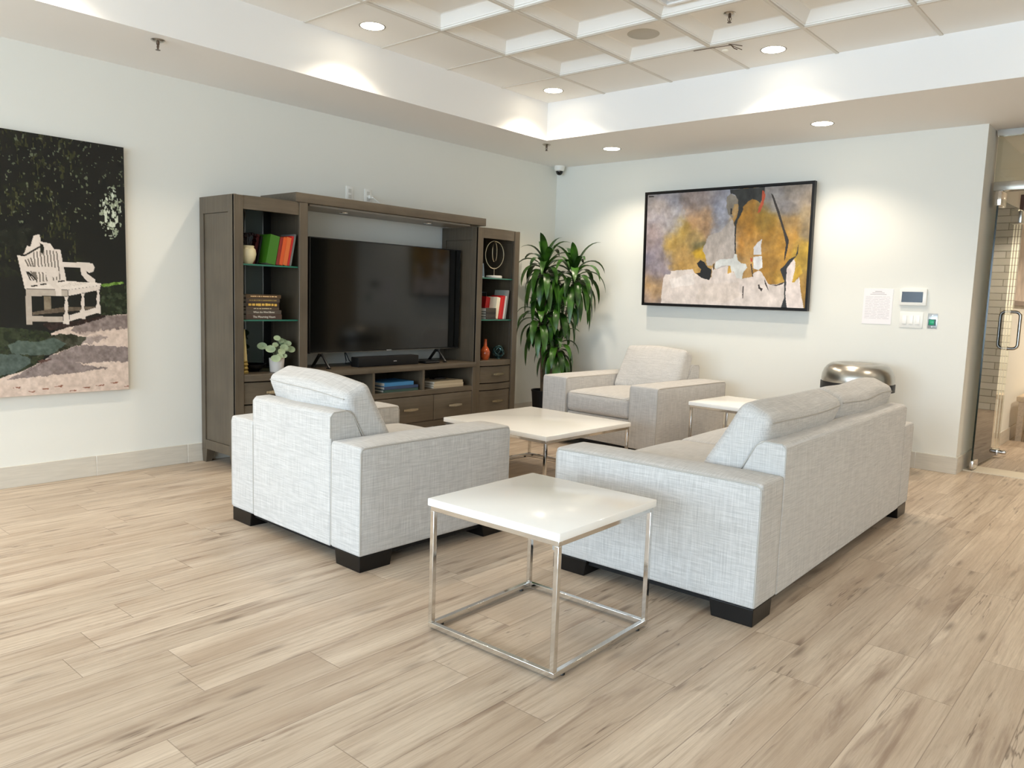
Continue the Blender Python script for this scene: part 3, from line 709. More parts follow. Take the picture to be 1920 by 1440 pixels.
def leaf_mat(name, c0, c1, rough=.32):
    m = bpy.data.materials.new(name); m.use_nodes = True; nt = m.node_tree; b = nt.nodes['Principled BSDF']
    tc = nt.nodes.new('ShaderNodeTexCoord'); n = nt.nodes.new('ShaderNodeTexNoise'); n.inputs['Scale'].default_value = 9; nt.links.new(tc.outputs['Object'], n.inputs['Vector'])
    mx = nt.nodes.new('ShaderNodeMix'); mx.data_type = 'RGBA'; r = nt.nodes.new('ShaderNodeMapRange'); r.inputs[1].default_value = .35; r.inputs[2].default_value = .65
    nt.links.new(n.outputs[0], r.inputs[0]); nt.links.new(r.outputs[0], mx.inputs[0]); mx.inputs[6].default_value = (*lin(c0), 1); mx.inputs[7].default_value = (*lin(c1), 1)
    nt.links.new(mx.outputs[2], b.inputs[0]); b.inputs['Roughness'].default_value = rough; b.inputs['Subsurface Weight'].default_value = 0
    return m
dracm = leaf_mat('dracaena_leaf', '#17330d', '#3f6b1e'); darkleaf = leaf_mat('dark_leaf', '#0e1c12', '#1d3320'); palel = leaf_mat('pale_leaf', '#7b8c6d', '#a5b38d', .5); burgl = leaf_mat('burgundy_leaf', '#160e12', '#2d1a1e')
stemm = mat('cane_stem', '#5b4a35', .8, noise=.3, nscale=30)

t = thing('vase', 'cream ceramic vase with a dark plant on the top glass shelf', 'vase', (.375, -3.742, 1.3655))
MB().lathe([(.0, 0), (.032, 0), (.05, .03), (.058, .065), (.053, .095), (.043, .105), (.045, .118), (.04, .12), (.037, .105), (.03, .1), (0, .1)], 32).obj('body', mat('cream_ceramic', '#d9cda6', .35), t)
m = MB(); ry = random.Random(3)
for k in range(34):
    a = ry.uniform(0, 2*PI); e = ry.uniform(.35, 1.35); ln = ry.uniform(.05, .09); st = Vector((math.cos(a)*.01, math.sin(a)*.01, .105)); q = st+Vector((math.cos(a)*math.cos(e)*.045, math.sin(a)*math.cos(e)*.045, .02+.07*math.sin(e)))
    m.tube([st, q], .0015, 5); leaf_blade(m, q, (math.cos(a), math.sin(a), .6), .045, .018, .5, 4)
m.obj('foliage', burgl, t)

# lower shelf of left cabinet
t = thing('obelisk_figurine', 'slender cream tapering figurine with ornate gold base, left cabinet', 'figurine', (.36, -3.757, .6385))
MB().lathe([(.018, .085), (.0165, .12), (.010, .22), (.004, .292), (0, .296)], 20).obj('spire', mat('ivory_gold', '#c9b57d', .4), t)
MB().lathe([(.026, 0), (.027, .01), (.02, .02), (.026, .032), (.019, .045), (.025, .058), (.018, .07), (.022, .08), (.017, .088)], 20).obj('base', mat('antique_gold', '#ab9350', .4, .6, bump=.6, bscale=200), t)
t = thing('bowl', 'low black bowl behind the white pot in the left cabinet', 'bowl', (.27, -3.635, .6385))
MB().lathe([(0, 0), (.035, 0), (.04, .008), (.075, .03), (.085, .05), (.082, .052), (.068, .035), (0, .016)], 36).obj('body', mat('black_glaze', '#0d0d10', .15), t)
t = thing('potted_plant', 'small white pot of round pale green leaves in the left cabinet', 'plant', (.385, -3.528, .6385))
MB().lathe([(0, 0), (.043, 0), (.046, .005), (.052, .09), (.052, .096), (.048, .096), (.046, .08), (0, .08)], 32).obj('pot', mat('white_ceramic', '#d8d2cb', .45), t)
m = MB(); mp_ = MB(); ry = random.Random(11)
def round_leaf(m, c, nrm, r):
    nrm = Vector(nrm).normalized(); s_ = nrm.cross(Vector((0, 0, 1))); s_ = s_.normalized() if s_.length > .01 else Vector((1, 0, 0)); q = nrm.cross(s_)
    vs_ = [tuple(Vector(c)-nrm*r*.15)]+[tuple(Vector(c)+s_*r*math.cos(2*PI*k/12)*1.12+q*r*math.sin(2*PI*k/12)*.85) for k in range(12)]
    m.add(vs_, [(0, k+1, (k+1) % 12+1) for k in range(12)])
spots = [(.06, -.085, .165, .031), (.075, -.055, .10, .030), (.06, .0, .145, .026), (.045, .03, .17, .028), (.03, .055, .16, .024), (.03, .095, .155, .028), (.01, .08, .195, .024), (.02, -.01, .235, .022), (.0, .035, .215, .022), (.07, -.02, .115, .022), (.06, .018, .115, .02), (-.02, -.1, .18, .03), (-.03, .07, .2, .028), (.03, -.03, .19, .02)]
for x_, y_, z_, r_ in spots:
    m.tube([(0, 0, .085), (x_*.5, y_*.45, z_*.8+.02), (x_, y_, z_)], .0014, 5); round_leaf(m, (x_, y_, z_), (1, y_*2+ry.uniform(-.3, .3)-.3, .4), r_)
m.obj('foliage', palel, t)
t = thing('potted_plant', 'dark leafy plant at the back of the left cabinet behind the figurine', 'plant', (.10, -3.71, .6385))
MB().lathe([(0, 0), (.035, 0), (.045, .09), (.04, .09), (0, .08)], 24).obj('pot', mat('dark_pot', '#22211f', .5), t)
m = MB(); ry = random.Random(5)
for k in range(46):
    a = ry.uniform(0, 2*PI); r_ = ry.uniform(.01, .075); z_ = ry.uniform(.12, .27)
    c = (math.cos(a)*r_+.02, math.sin(a)*r_*1.4, z_); m.tube([(0, 0, .08), c], .0012, 4); round_leaf(m, c, (1, ry.uniform(-1, 1), ry.uniform(-.2, 1)), ry.uniform(.018, .032))
m.obj('foliage', darkleaf, t)

# right cabinet
t = thing('loop_sculpture', 'gold double-loop sculpture on a white disc base, right cabinet', 'sculpture', (.33, -1.28, 1.3655))
MB().lathe([(0, 0), (.072, 0), (.074, .004), (.074, .02), (.07, .024), (0, .024)], 36).obj('base', mat('white_marble', '#e9e4da', .3), t)
m = MB().tube([(0, 0, .02), (0, 0, .095)], .004, 8)
for ry_, rz_, cz, tw_ in ((.088, .122, .210, 0.45), (.046, .088, .236, -.3)):
    pts = [(ry_*math.cos(2*PI*k/48)*math.sin(tw_), ry_*math.cos(2*PI*k/48)*math.cos(tw_), cz+rz_*math.sin(2*PI*k/48)) for k in range(48)]
    m.tube(pts, .0055, 8, closed=True)
m.obj('loops', brass, t)
t = thing('picture_frame', 'pale blue photo frame half hidden behind the right cabinet stile', 'picture frame', (.30, -1.44, 1.3655))
MB().box((-.01, -.09, .003), (.0, .07, .13), Ry(-.12)).obj('frame', mat('frame_blue_grey', '#9fb0bb', .4), t)
MB().box((.0, -.08, .015), (.0015, .06, .115), Ry(-.12)).obj('photo', mat('photo_blue', '#5f7b8f', .3), t)
z = 1.0005; g = 'books leaning in the right cabinet'; tl = math.radians(9)
lean(.325, -1.395, z, .055, .14, .195, tl, 0, '#a8161a', 'dark red book leaning at the left, behind the dark stack', g)
lean(.405, -1.338, z, .045, .14, .195, tl, 0, '#e6dcc3', 'cream book leaning between two red books', g)
lean(.41, -1.290, z, .028, .14, .205, tl, 0, '#c8201f', 'red book leaning just right of the cream book', g)
lean(.405, -1.258, z, .026, .14, .212, tl, 0, '#b81a1c', 'red book leaning second right of the cream book', g)
lean(.41, -1.229, z, .014, .15, .21, tl, 0, '#d5d2cc', 'white book leaning left of the tall grey book', g)
lean(.41, -1.212, z, .020, .16, .262, tl, 0, '#8f918e', 'tall grey book at the right end in the right cabinet', g)
t = thing('picture_frame', 'thin silver-edged black frame standing behind the red books', 'picture frame', (.165, -1.30, 1.0005))
MB().box((0, -.10, 0), (.008, -.094, .24)).box((0, .094, 0), (.008, .10, .24)).box((0, -.094, 0), (.008, .094, .006)).box((0, -.094, .234), (.008, .094, .24)).obj('frame', mat('thin_silver', '#b9bcc2', .3, .8), t)
MB().box((.001, -.094, .006), (.006, .094, .234)).obj('backing', blkm, t)
zz = 1.0005
for k, (h_, c_, lb) in enumerate(((.022, '#2d2622', 'dark book at the bottom of the short stack, right cabinet'), (.024, '#39322c', 'dark book second from the bottom, right cabinet stack'), (.020, '#2a2420', 'dark book third from the bottom, right cabinet stack'), (.033, '#3d352b', 'dark brown book topmost on the short stack, right cabinet'))):
    book('book', lb, (.388, -1.412, zz), .13, .085, h_, c_, group='short dark book stack in the right cabinet'); zz += h_+.0004
    # stack shifted forward of the leaning row
t = thing('vase', 'tall red and amber glass vase half hidden in the right cabinet', 'vase', (.38, -1.42, .6385))
MB().lathe([(0, 0), (.03, 0), (.042, .03), (.045, .07), (.03, .105), (.015, .125), (.012, .18), (.015, .185)], 28).obj('body', mat('amber_glass', '#a54a24', .15, noise=.5, nscale=25), t)
t = thing('wire_sphere', 'dark glass knot sphere standing in the right cabinet', 'ornament', (.36, -1.222, .6385))
m = MB(); R0 = .052
for k in range(7):
    n_ = Vector((math.cos(k*2.4), math.sin(k*2.4), math.cos(k*1.3)*.9)).normalized(); s_ = n_.cross(Vector((.3, .2, 1))).normalized(); q = n_.cross(s_)
    m.tube([tuple(Vector((0, 0, .066))+R0*(.96+.06*math.sin(3*2*PI*j/40+k))*(s_*math.cos(2*PI*j/40)+q*math.sin(2*PI*j/40))) for j in range(40)], .006, 8, closed=True)
m.lathe([(0, 0), (.02, 0), (.018, .006), (.006, .012), (.006, .02)], 20)
m.obj('knot', mat('teal_glass', '#3c5555', .06, .55), t)

# console cubbies
zz = .4325
for w_, h_, c_, x_, dy, lb, ti in ((.36, .022, '#3f5a50', .33, 0, 'dark teal book at the bottom of the blue stack in the console', None), (.35, .024, '#2b3d5e', .335, .0, 'navy book in the middle of the blue stack in the console', None), (.30, .030, '#3f84b8', .33, -.02, 'bright blue book on top of the blue stack in the console', None)):
    b = book('book', lb, (x_, -2.455+dy, zz), w_, .24, h_, c_, group='blue books stacked in the console'); zz += h_+.0004
zz = .4325
for w_, h_, c_, dy, lb in ((.345, .018, '#a89a82', .0, 'beige book at the bottom of the beige stack in the console'), (.345, .018, '#b5a890', .0, 'beige book in the middle of the beige stack in the console'), (.33, .020, '#a3967e', .0, 'beige book topmost in the right cubby of the console')):
    book('book', lb, (.34, -1.945+dy, zz), w_, .25, h_, c_, group='beige books stacked in the console'); zz += h_+.0004
t = thing('game_controller', 'small black remote lying on the beige books in the console', 'remote', (.33, -1.93, zz))
MB().box((-.05, -.07, 0), (.02, .06, .014), bev=.006).obj('body', blkp, t); t.name = 'remote_control'

# ================================================================== wall items
# framed abstract painting, leaning out a little at its foot
def hom(src, dst):
    A = []; B = []
    for (x, y), (u, v) in zip(src, dst):
        A += [[x, y, 1, 0, 0, 0, -u*x, -u*y], [0, 0, 0, x, y, 1, -v*x, -v*y]]; B += [u, v]
    h = np.linalg.solve(np.array(A), np.array(B)); return np.append(h, 1).reshape(3, 3)
def inpoly(px, py, poly):
    r = np.zeros(px.shape, bool); n = len(poly)
    for i in range(n):
        x1_, y1_ = poly[i]; x2_, y2_ = poly[(i+1) % n]
        c = ((y1_ > py) != (y2_ > py)) & (px < (x2_-x1_)*(py-y1_)/((y2_-y1_)+1e-9)+x1_); r ^= c
    return r
rs = np.random.RandomState(4)
def vnoise(nx, ny, gx, gy, octs=4):
    out = np.zeros((ny, nx)); amp = 1; tot = 0
    for o in range(octs):
        g_ = rs.rand(gy+2, gx+2); X_ = np.linspace(0, gx, nx); Y_ = np.linspace(0, gy, ny)
        xi = np.minimum(X_.astype(int), gx); yi = np.minimum(Y_.astype(int), gy); fx_ = X_-xi; fy_ = Y_-yi; fx_ = fx_*fx_*(3-2*fx_); fy_ = fy_*fy_*(3-2*fy_)
        a = g_[np.ix_(yi, xi)]; b = g_[np.ix_(yi, xi+1)]; c = g_[np.ix_(yi+1, xi)]; d = g_[np.ix_(yi+1, xi+1)]
        out += amp*((a*(1-fx_)+b*fx_)*(1-fy_)[:, None]+(c*(1-fx_)+d*fx_)*fy_[:, None]); tot += amp; amp *= .55; gx = int(gx*2.1); gy = int(gy*2.1)
    return out/tot
def rgb(h): h = h.lstrip('#'); return np.array([int(h[i:i+2], 16)/255 for i in (0, 2, 4)])
def picture_mesh(name, img, P, mtl, parent):
    """img: ny x nx x 3 sRGB painted on a fine grid; P(u,v)->point, v down"""
    ny, nx = img.shape[:2]; U, V = np.meshgrid(np.linspace(0, 1, nx), np.linspace(0, 1, ny))
    pts = P(U.ravel(), V.ravel()); idx = np.arange(nx*ny).reshape(ny, nx)
    f = np.stack([idx[:-1, :-1], idx[1:, :-1], idx[1:, 1:], idx[:-1, 1:]], -1).reshape(-1, 4)
    me = bpy.data.meshes.new(name); me.from_pydata(pts.tolist(), [], f.tolist())
    c = np.clip(img, 0, 1).reshape(-1, 3); c = np.where(c <= .04045, c/12.92, ((c+.055)/1.055)**2.4)
    ca = me.color_attributes.new('paint', 'FLOAT_COLOR', 'POINT'); ca.data.foreach_set('color', np.concatenate([c, np.ones((len(c), 1))], 1).ravel().astype(np.float32))
    me.materials.append(mtl); o = bpy.data.objects.new(name, me); COL.objects.link(o); o.parent = parent; return o
def paint_mat(name, rough):
    m = bpy.data.materials.new(name); m.use_nodes = True; nt = m.node_tree; a = nt.nodes.new('ShaderNodeAttribute'); a.attribute_name = 'paint'
    b = nt.nodes['Principled BSDF']; nt.links.new(a.outputs['Color'], b.inputs[0]); b.inputs['Roughness'].default_value = rough; return m

NX, NY = 420, 280
Hm = hom([(0, 0), (1, 0), (1, 1), (0, 1)], [(225, 215), (1755, 112), (1662, 1287), (155, 1240)])
U, V = np.meshgrid(np.linspace(0, 1, NX), np.linspace(0, 1, NY)); q = Hm @ np.stack([U.ravel(), V.ravel(), np.ones(U.size)])
PX = (q[0]/q[2]).reshape(NY, NX); PY = (q[1]/q[2]).reshape(NY, NX)
jx = (vnoise(NX, NY, 14, 10, 4)-.5)*60; jy_ = (vnoise(NX, NY, 14, 10, 4)-.5)*60; fxn = (vnoise(NX, NY, 50, 34, 3)-.5)*14; fyn = (vnoise(NX, NY, 50, 34, 3)-.5)*14
BX, BY = PX+jx*2, PY+jy_*2
blobs = [(330,350,160,250,'#8b868c'),(260,260,100,120,'#77726f'),(300,800,130,300,'#8d838b'),(250,620,90,120,'#8f8082'),(450,420,90,160,'#a09fa8'),(520,560,90,110,'#a98a3f'),(430,680,70,110,'#ab8a3e'),(540,740,100,110,'#b39159'),(560,880,140,80,'#ad8a4f'),(740,420,120,160,'#b38f6b'),(700,260,110,100,'#938581'),(620,650,90,110,'#a88d58'),(890,380,90,200,'#a1a1ac'),(960,640,100,160,'#b8aea9'),(800,250,110,90,'#9a8e8c'),(680,690,60,40,'#6f6b4a'),(700,770,60,60,'#c9a12b'),(250,1080,110,110,'#b18f63'),(190,1200,60,90,'#a88f7c'),(1150,500,110,170,'#ab7b2f'),(1100,640,80,160,'#b5803a'),(1200,750,110,120,'#b98d4b'),(1330,470,110,130,'#94752c'),(1400,700,120,220,'#ab7f31'),(1330,900,90,200,'#a5782b'),(1540,470,110,100,'#95784a'),(1600,250,140,120,'#8e8378'),(1420,270,100,110,'#98908a'),(1490,380,70,80,'#97908d'),(1560,650,80,120,'#b0843c'),(1680,480,60,160,'#8a7a60'),(1640,800,90,160,'#b29136'),(1110,880,80,80,'#b58f58'),(1640,1100,50,180,'#a17c38'),(1420,1000,70,60,'#a98435')]
num = np.zeros((NY, NX, 3)); den = np.zeros((NY, NX))+1e-9
for x, y, sx, sy, c in blobs:
    g_ = np.exp(-(((BX-x)/(sx*.75))**2+((BY-y)/(sy*.75))**2)); num += g_[..., None]*rgb(c); den += g_
img = num/den[..., None]
brush = vnoise(NX, NY, 40, 14, 5)-.5; img += brush[..., None]*.16
def strokes(nx, ny, gx, gy, lv):
    n_ = vnoise(nx, ny, gx, gy, 3); return np.round((n_-.5)*lv)/lv
st1 = strokes(NX, NY, 26, 18, 14); st2 = strokes(NX, NY, 44, 30, 12)
img *= (1+.34*st1+.22*st2)[..., None]
tint = vnoise(NX, NY, 9, 7, 3)-.5; img += tint[..., None]*np.array([.10, .06, -.02])
def ply(poly, c, jit=1, tex=.1, alpha=1):
    mk = inpoly(PX+fxn*jit, PY+fyn*jit, poly); cc = rgb(c)+brush[..., None]*tex*2; cc = cc*(1+(.14*st1+.10*st2)[..., None]*min(1, tex*12))
    img[mk] = img[mk]*(1-alpha)+cc[mk]*alpha
ply([(780,600),(900,560),(1000,430),(1030,520),(1022,770),(1000,830),(850,830),(800,890),(760,880),(745,800),(720,720)], '#b9ada4', 1.5, .12)
ply([(960,240),(1000,205),(1060,240),(1070,340),(1050,400),(1010,430),(975,400),(955,330)], '#8b8275', 1, .1)
ply([(1030,300),(1070,300),(1060,390),(1020,420),(1005,400)], '#b5915c', 1, .1)
ply([(995,340),(1010,340),(1008,395),(988,400)], '#2a211c', .5, .05)
ply([(308,1300),(330,1090),(345,1000),(370,968),(412,968),(420,935),(620,918),(650,960),(700,1000),(770,1022),(800,990),(805,900),(830,920),(900,900),(950,880),(1000,940),(1080,1010),(1180,990),(1200,950),(1240,930),(1275,950),(1330,1060),(1400,1060),(1480,1040),(1500,900),(1560,820),(1585,850),(1570,960),(1560,1040),(1620,990),(1625,1130),(1655,1300)], '#d9cdc6', .8, .09)
ply([(700,1060),(1050,1040),(1060,1180),(900,1240),(640,1200)], '#cfc1b6', 2.5, .1, .5)
ply([(400,1010),(620,960),(640,1060),(420,1100)], '#e8e1dd', 2, .08, .6)
ply([(830,900),(840,850),(880,825),(1005,815),(1015,775),(1040,775),(1050,830),(1080,860),(1120,865),(1135,900),(1095,945),(1085,1010),(1030,1000),(1010,940),(985,935),(970,880),(900,885),(840,915)], '#d7d8d4', .5, .08)
ply([(955,890),(975,885),(988,945),(948,962)], '#c79b44', .5)
ply([(1090,1000),(1105,945),(1140,900),(1165,860),(1185,900),(1182,990)], '#bd965c', .6)
ply([(1195,780),(1200,710),(1240,660),(1280,630),(1270,700),(1268,780)], '#dcdadb', .5)
ply([(1195,800),(1272,790),(1278,900),(1240,925),(1190,910)], '#e3e1e1', .5)
ply([(995,165),(1318,140),(1312,210),(1270,290),(1240,270),(1200,250),(1150,285),(1110,330),(1100,380),(1060,450),(1035,540),(1022,480),(1050,420),(1070,350),(1065,260),(1040,215),(1000,205)], '#2f2f2c', .8, .08)
ply([(1030,520),(1044,500),(1036,600),(1032,770),(1020,770),(1024,600)], '#2c2a26', .2, .02)
ply([(1290,175),(1308,175),(1318,220),(1300,300),(1270,370),(1245,388),(1255,330),(1285,270)], '#c1502f', .5, .1)
ply([(700,830),(735,850),(745,870),(765,900),(800,920),(792,990),(775,1022),(700,1000),(650,955),(692,952),(702,920),(672,890),(665,860)], '#1b1a1b', .5, .02)
ply([(1372,200),(1392,215),(1440,350),(1490,530),(1527,640),(1520,700),(1490,820),(1478,850),(1488,750),(1500,680),(1478,560),(1425,380)], '#2f2822', .2, .04)
ply([(1500,900),(1545,870),(1570,820),(1585,850),(1572,960),(1560,1040),(1600,1050),(1620,1000),(1628,1130),(1655,1300),(1500,1300),(1490,1150)], '#ddd0ca', .5, .1)
ply([(1617,675),(1610,770),(1580,810),(1530,870),(1503,910),(1494,1060),(1484,1150),(1497,1290),(1438,1290),(1472,1190),(1478,1030),(1440,920),(1480,880),(1530,820),(1590,790)], '#2a2b2d', .5, .03)
ply([(1590,900),(1630,870),(1650,950),(1600,1000),(1570,1045),(1550,1040),(1570,950)], '#c49d31', .5)
for p in ([(1165,870),(1175,860),(1182,920),(1190,990),(1182,990)], [(820,870),(832,860),(822,925),(815,925)], [(1085,1080),(1098,1078),(1090,1195),(1082,1195)], [(1230,1060),(1245,1060),(1250,1090),(1275,1100),(1262,1130),(1245,1105),(1235,1100)], [(1290,1000),(1310,1050),(1335,1135),(1322,1110),(1298,1060)], [(1335,1060),(1400,1065),(1480,1035),(1460,1060),(1400,1075)]): ply(p, '#332823', .3, .02)
ply([(1168,810),(1182,810),(1182,845),(1168,845)], '#c0402a', .3)
ply([(232,222),(288,222),(280,236),(235,238)], '#1d1816', .3)
t = thing('painting', 'large abstract painting in ochre, grey and white in a slim black frame', 'painting', (1.935, -.004, 1.168))
t.rotation_euler = (math.radians(-2.2), 0, 0)     # its foot stands off the wall
pw, phh = 1.575, 1.045
fm = mat('black_frame', '#100c0a', .4, spec=.3)
t.rotation_euler = (math.radians(2.0), 0, 0); t.location = (1.94, -.045, 1.17)
MB().box((-pw/2, -.045, 0), (-pw/2+.018, 0, phh)).box((pw/2-.018, -.045, 0), (pw/2, 0, phh)).box((-pw/2+.018, -.045, 0), (pw/2-.018, 0, .018)).box((-pw/2+.018, -.045, phh-.018), (pw/2-.018, 0, phh)).obj('frame', fm, t)
def Pp(u, v):
    return np.stack([-pw/2+.024+u*(pw-.048), np.full(u.shape, -.036), phh-.024-v*(phh-.048)], -1)
MB().box((-pw/2+.018, -.034, .018), (pw/2-.018, -.005, phh-.018)).obj('stretcher', blkm, t)
picture_mesh('canvas', img, Pp, paint_mat('oil_paint', .5), t)

# unframed photo print of a white garden bench, left wall
NX, NY = 300, 420
Y0_, Y1_, Z0_, Z1_ = -4.380, -5.40, .540, 2.044
# crop coordinates (x right, y down) of the visible right part of the print
Hc_ = hom([(-4.389, 2.041), (-5.043, 2.034), (-5.096, .535), (-4.373, .541)], [(229*4.233, (277-420)*4.233), (0, (243-420)*4.233), (0, (747-420)*4.233), (244*4.233, (729-420)*4.233)])
U, V = np.meshgrid(np.linspace(0, 1, NX), np.linspace(0, 1, NY)); Yg = Y1_+(Y0_-Y1_)*U; Zg = Z1_+(Z0_-Z1_)*V
q = Hc_ @ np.stack([Yg.ravel(), Zg.ravel(), np.ones(U.size)]); PX = (q[0]/q[2]).reshape(NY, NX); PY = (q[1]/q[2]).reshape(NY, NX)
fxn = (vnoise(NX, NY, 50, 60, 4)-.5)*16; fyn = (vnoise(NX, NY, 50, 60, 4)-.5)*16; brush = vnoise(NX, NY, 50, 70, 4)-.5; st1 = brush*0; st2 = brush*0
n1 = vnoise(NX, NY, 70, 90, 2); n2 = vnoise(NX, NY, 10, 14, 3); n3 = vnoise(NX, NY, 110, 60, 2)
img = np.tile(rgb('#0c0d09'), (NY, NX, 1))+brush[..., None]*.03
lf = (n1 > .60) & (n2 > .50) & (PY < 420) & (PX < 650); img[lf] = rgb('#1d2110')
lf = (n3 > .66) & (n2 > .46) & (PY < 300) & (PX < 600); img[lf] = rgb('#34351b')
lf = (n1 > .74) & (n3 > .5) & (PY < 0); img[lf] = rgb('#5f654e')
lf = (n1 > .60) & (np.hypot((PX-880), (PY+90)/2.2) < 95); img[lf] = rgb('#8f9780')
lf = (n3 > .62) & (np.hypot((PX-880), (PY+90)/2.2) < 85); img[lf] = rgb('#c5ccb8')
ply([(0,815),(370,850),(430,900),(330,1100),(0,1240),(-700,1240),(-700,815)], '#232b15', 1, .12)
ply([(800,500),(1050,480),(1050,740),(800,740)], '#1f2814', 1, .2)
ply([(800,478),(975,455),(985,472),(820,499)], '#6e8f3e', .6, .3)
ply([(400,870),(600,800),(830,730),(1060,710),(1060,1400),(-700,1460),(-700,1400),(-100,1260),(200,1160),(400,1050),(520,960)], '#d3bfb1', 1, .10)
ply([(600,800),(830,730),(1050,715),(1050,825),(800,845),(680,890),(560,850)], '#82746f', 1.5, .12)
ply([(150,1190),(420,1040),(650,960),(1050,975),(1050,1095),(850,1090),(600,1105),(870,1145),(300,1215),(60,1235)], '#877a76', 2, .12)
ply([(640,900),(800,885),(860,910),(720,955),(600,950)], '#877a76', 3, .12, .7)
ply([(1050,820),(700,850),(560,870),(700,900),(1050,880)], '#cdb9ab', 4, .12, .6)
ply([(400,880),(560,870),(690,900),(640,960),(500,1010),(300,1060),(330,950)], '#39392b', 2, .15)
ply([(65,960),(150,925),(300,935),(430,900),(530,950),(400,1040),(250,1040),(90,1030)], '#4b584f', 1, .1)
ply([(-200,1045),(0,1035),(150,1035),(240,1070),(240,1110),(100,1190),(-200,1240)], '#47544d', 1, .1)
ply([(200,1190),(330,1110),(300,1080),(420,1070),(340,1100)], '#5a4038', 1, .1)
ply([(330,790),(600,770),(830,720),(840,740),(640,800),(400,850)], '#2a1b17', 1, .1)
for k in range(9):
    x_ = 100+k*110; y_ = 1300-k*7+((k*37) % 50); ply([(x_, y_), (x_+70, y_-8), (x_+60, y_+8)], '#8d5f4c', 1)
wh, sh, dk = '#d4c8bd', '#b1a598', '#6d645b'
ply([(350,575),(405,575),(405,690),(350,690)], '#7d705d', .2); ply([(255,700),(500,660),(785,655),(785,668),(500,700),(260,722)], '#5f5345', .2)
ply([(135,240),(180,240),(238,510),(198,515)], wh, .1, .04)
ply([(180,245),(195,225),(215,170),(240,182),(270,85),(315,85),(325,140),(400,155),(430,200),(480,205),(528,452),(238,512)], wh, .1, .04)
for k in range(8): ply([(262+k*26, 225-6*k if k < 4 else 200+2*k), (272+k*26, 222-6*k if k < 4 else 200+2*k), (300+k*26, 462-k*3), (290+k*26, 465-k*3)], dk, 0, 0)
for k in range(3): ply([(195+k*22, 285-k*8), (205+k*22, 280-k*8), (285+k*8, 440-k*4), (273+k*8, 445)], dk, 0, 0); ply([(205+k*6, 375+k*2), (214+k*6, 375), (250+k*25, 448), (240+k*25, 450)], '#201c18', 0, 0)
for a_ in (245, 320, 462): ply([(a_, 488-(a_-245)*.17), (a_+52, 482-(a_-245)*.17), (a_+52, 493-(a_-245)*.17), (a_, 500-(a_-245)*.17)], '#241e19', 0, 0)
ply([(215,510),(530,452),(805,470),(800,486),(540,522)], '#ddd2c7', .1, .04)
for k in range(5): ply([(480+k*35, 500-k*3), (486+k*35, 500-k*3), (580+k*30, 462), (572+k*30, 462)], sh, 0, 0)
ply([(205,518),(540,524),(540,572),(205,570)], sh, .1, .04); ply([(540,524),(800,487),(792,522),(545,570)], wh, .1, .04)
ply([(200,570),(250,570),(256,797),(208,797)], sh, .1, .04)
for (x_, y_, s_) in ((527, 575, 1.), (658, 550, .92), (780, 525, .84)):
    h_ = 145*s_; w_ = 17*s_; ply([(x_-w_, y_), (x_+w_, y_), (x_+w_*.5, y_+h_*.18), (x_+w_, y_+h_*.5), (x_+w_*.9, y_+h_*.7), (x_+w_*.5, y_+h_*.85), (x_+w_*1.1, y_+h_), (x_-w_*1.1, y_+h_), (x_-w_*.5, y_+h_*.85), (x_-w_, y_+h_*.6), (x_-w_*.5, y_+h_*.2)], wh, 0, .03)
    ply([(x_-w_*1.4, y_+h_), (x_+w_*1.4, y_+h_), (x_+w_*1.4, y_+h_*1.53), (x_-w_*1.4, y_+h_*1.5)], wh, 0, .03)
ply([(255,730),(502,736),(502,780),(255,772)], sh, .1, .04); ply([(552,724),(785,656),(785,702),(552,772)], wh, .1, .04)
ply([(190,335),(420,343),(455,352),(472,380),(460,415),(430,427),(405,415),(395,388),(200,372)], wh, .1, .03)
ply([(495,300),(700,308),(735,312),(753,345),(742,378),(710,388),(684,372),(675,348),(508,342)], wh, .1, .03)
ply([(360,386),(398,390),(415,445),(490,520),(492,572),(443,572),(440,520),(385,465)], wh, .1, .03)
ply([(636,345),(678,350),(690,392),(757,440),(757,466),(700,460),(648,405)], wh, .1, .03)
ply([(130,235),(200,240),(320,170),(340,175),(200,256),(140,250)], '#14110d', .2, 0)
ply([(315,150),(345,165),(350,200),(335,246),(320,210)], '#191a10', .2); ply([(150,230),(200,180),(215,140),(280,90),(260,40),(100,20),(0,60),(0,140),(100,220)], '#12150c', 2)
t = thing('photo_print', 'large unframed photograph of a white garden bench on the left wall', 'picture', (0, 0, 0))
t.location = (.002, Y0_, Z0_)
MB().box((0, Y1_-Y0_, 0), (.036, 0, Z1_-Z0_)).obj('panel', mat('print_edge', '#b9a99c', .5), t, smooth=False)
def Pb(u, v): return np.stack([np.full(u.shape, .037), (Y1_-Y0_)*(1-u), (Z1_-Z0_)*(1-v)], -1)
picture_mesh('photo', img, Pb, paint_mat('photo_gloss', .22), t)

# wall plates, thermostat screen, notice
t = thing('notice_sheet', 'white printed notice sheet in a clear sleeve left of the wall tablet', 'notice', (3.243, 0, 1.09))
MB().box((-.108, -.003, 0), (.108, 0, .276)).obj('sheet', mat('paper', '#f3eeee', .5), t, smooth=False)
m = MB(); gr = mat('print_grey', '#a59d9d', .7); rr = random.Random(2)
for k, (w_, h_) in enumerate(((.05, .004), (.09, .003), (.12, .003))): m.box((-w_/2, -.0036, .252-k*.011), (w_/2, -.003, .252-k*.011+h_))
for k in range(17):
    zz = .212-k*.0105; x_ = -.092
    while x_ < .08:
        w_ = rr.uniform(.02, .06); m.box((x_, -.0034, zz), (min(x_+w_, .09), -.003, zz+.0013)); x_ += w_+.006
m.obj('print', gr, t, smooth=False)
t = thing('wall_tablet', 'white wall-mounted control tablet with dark screen', 'control panel', (3.4955, 0, 1.243))
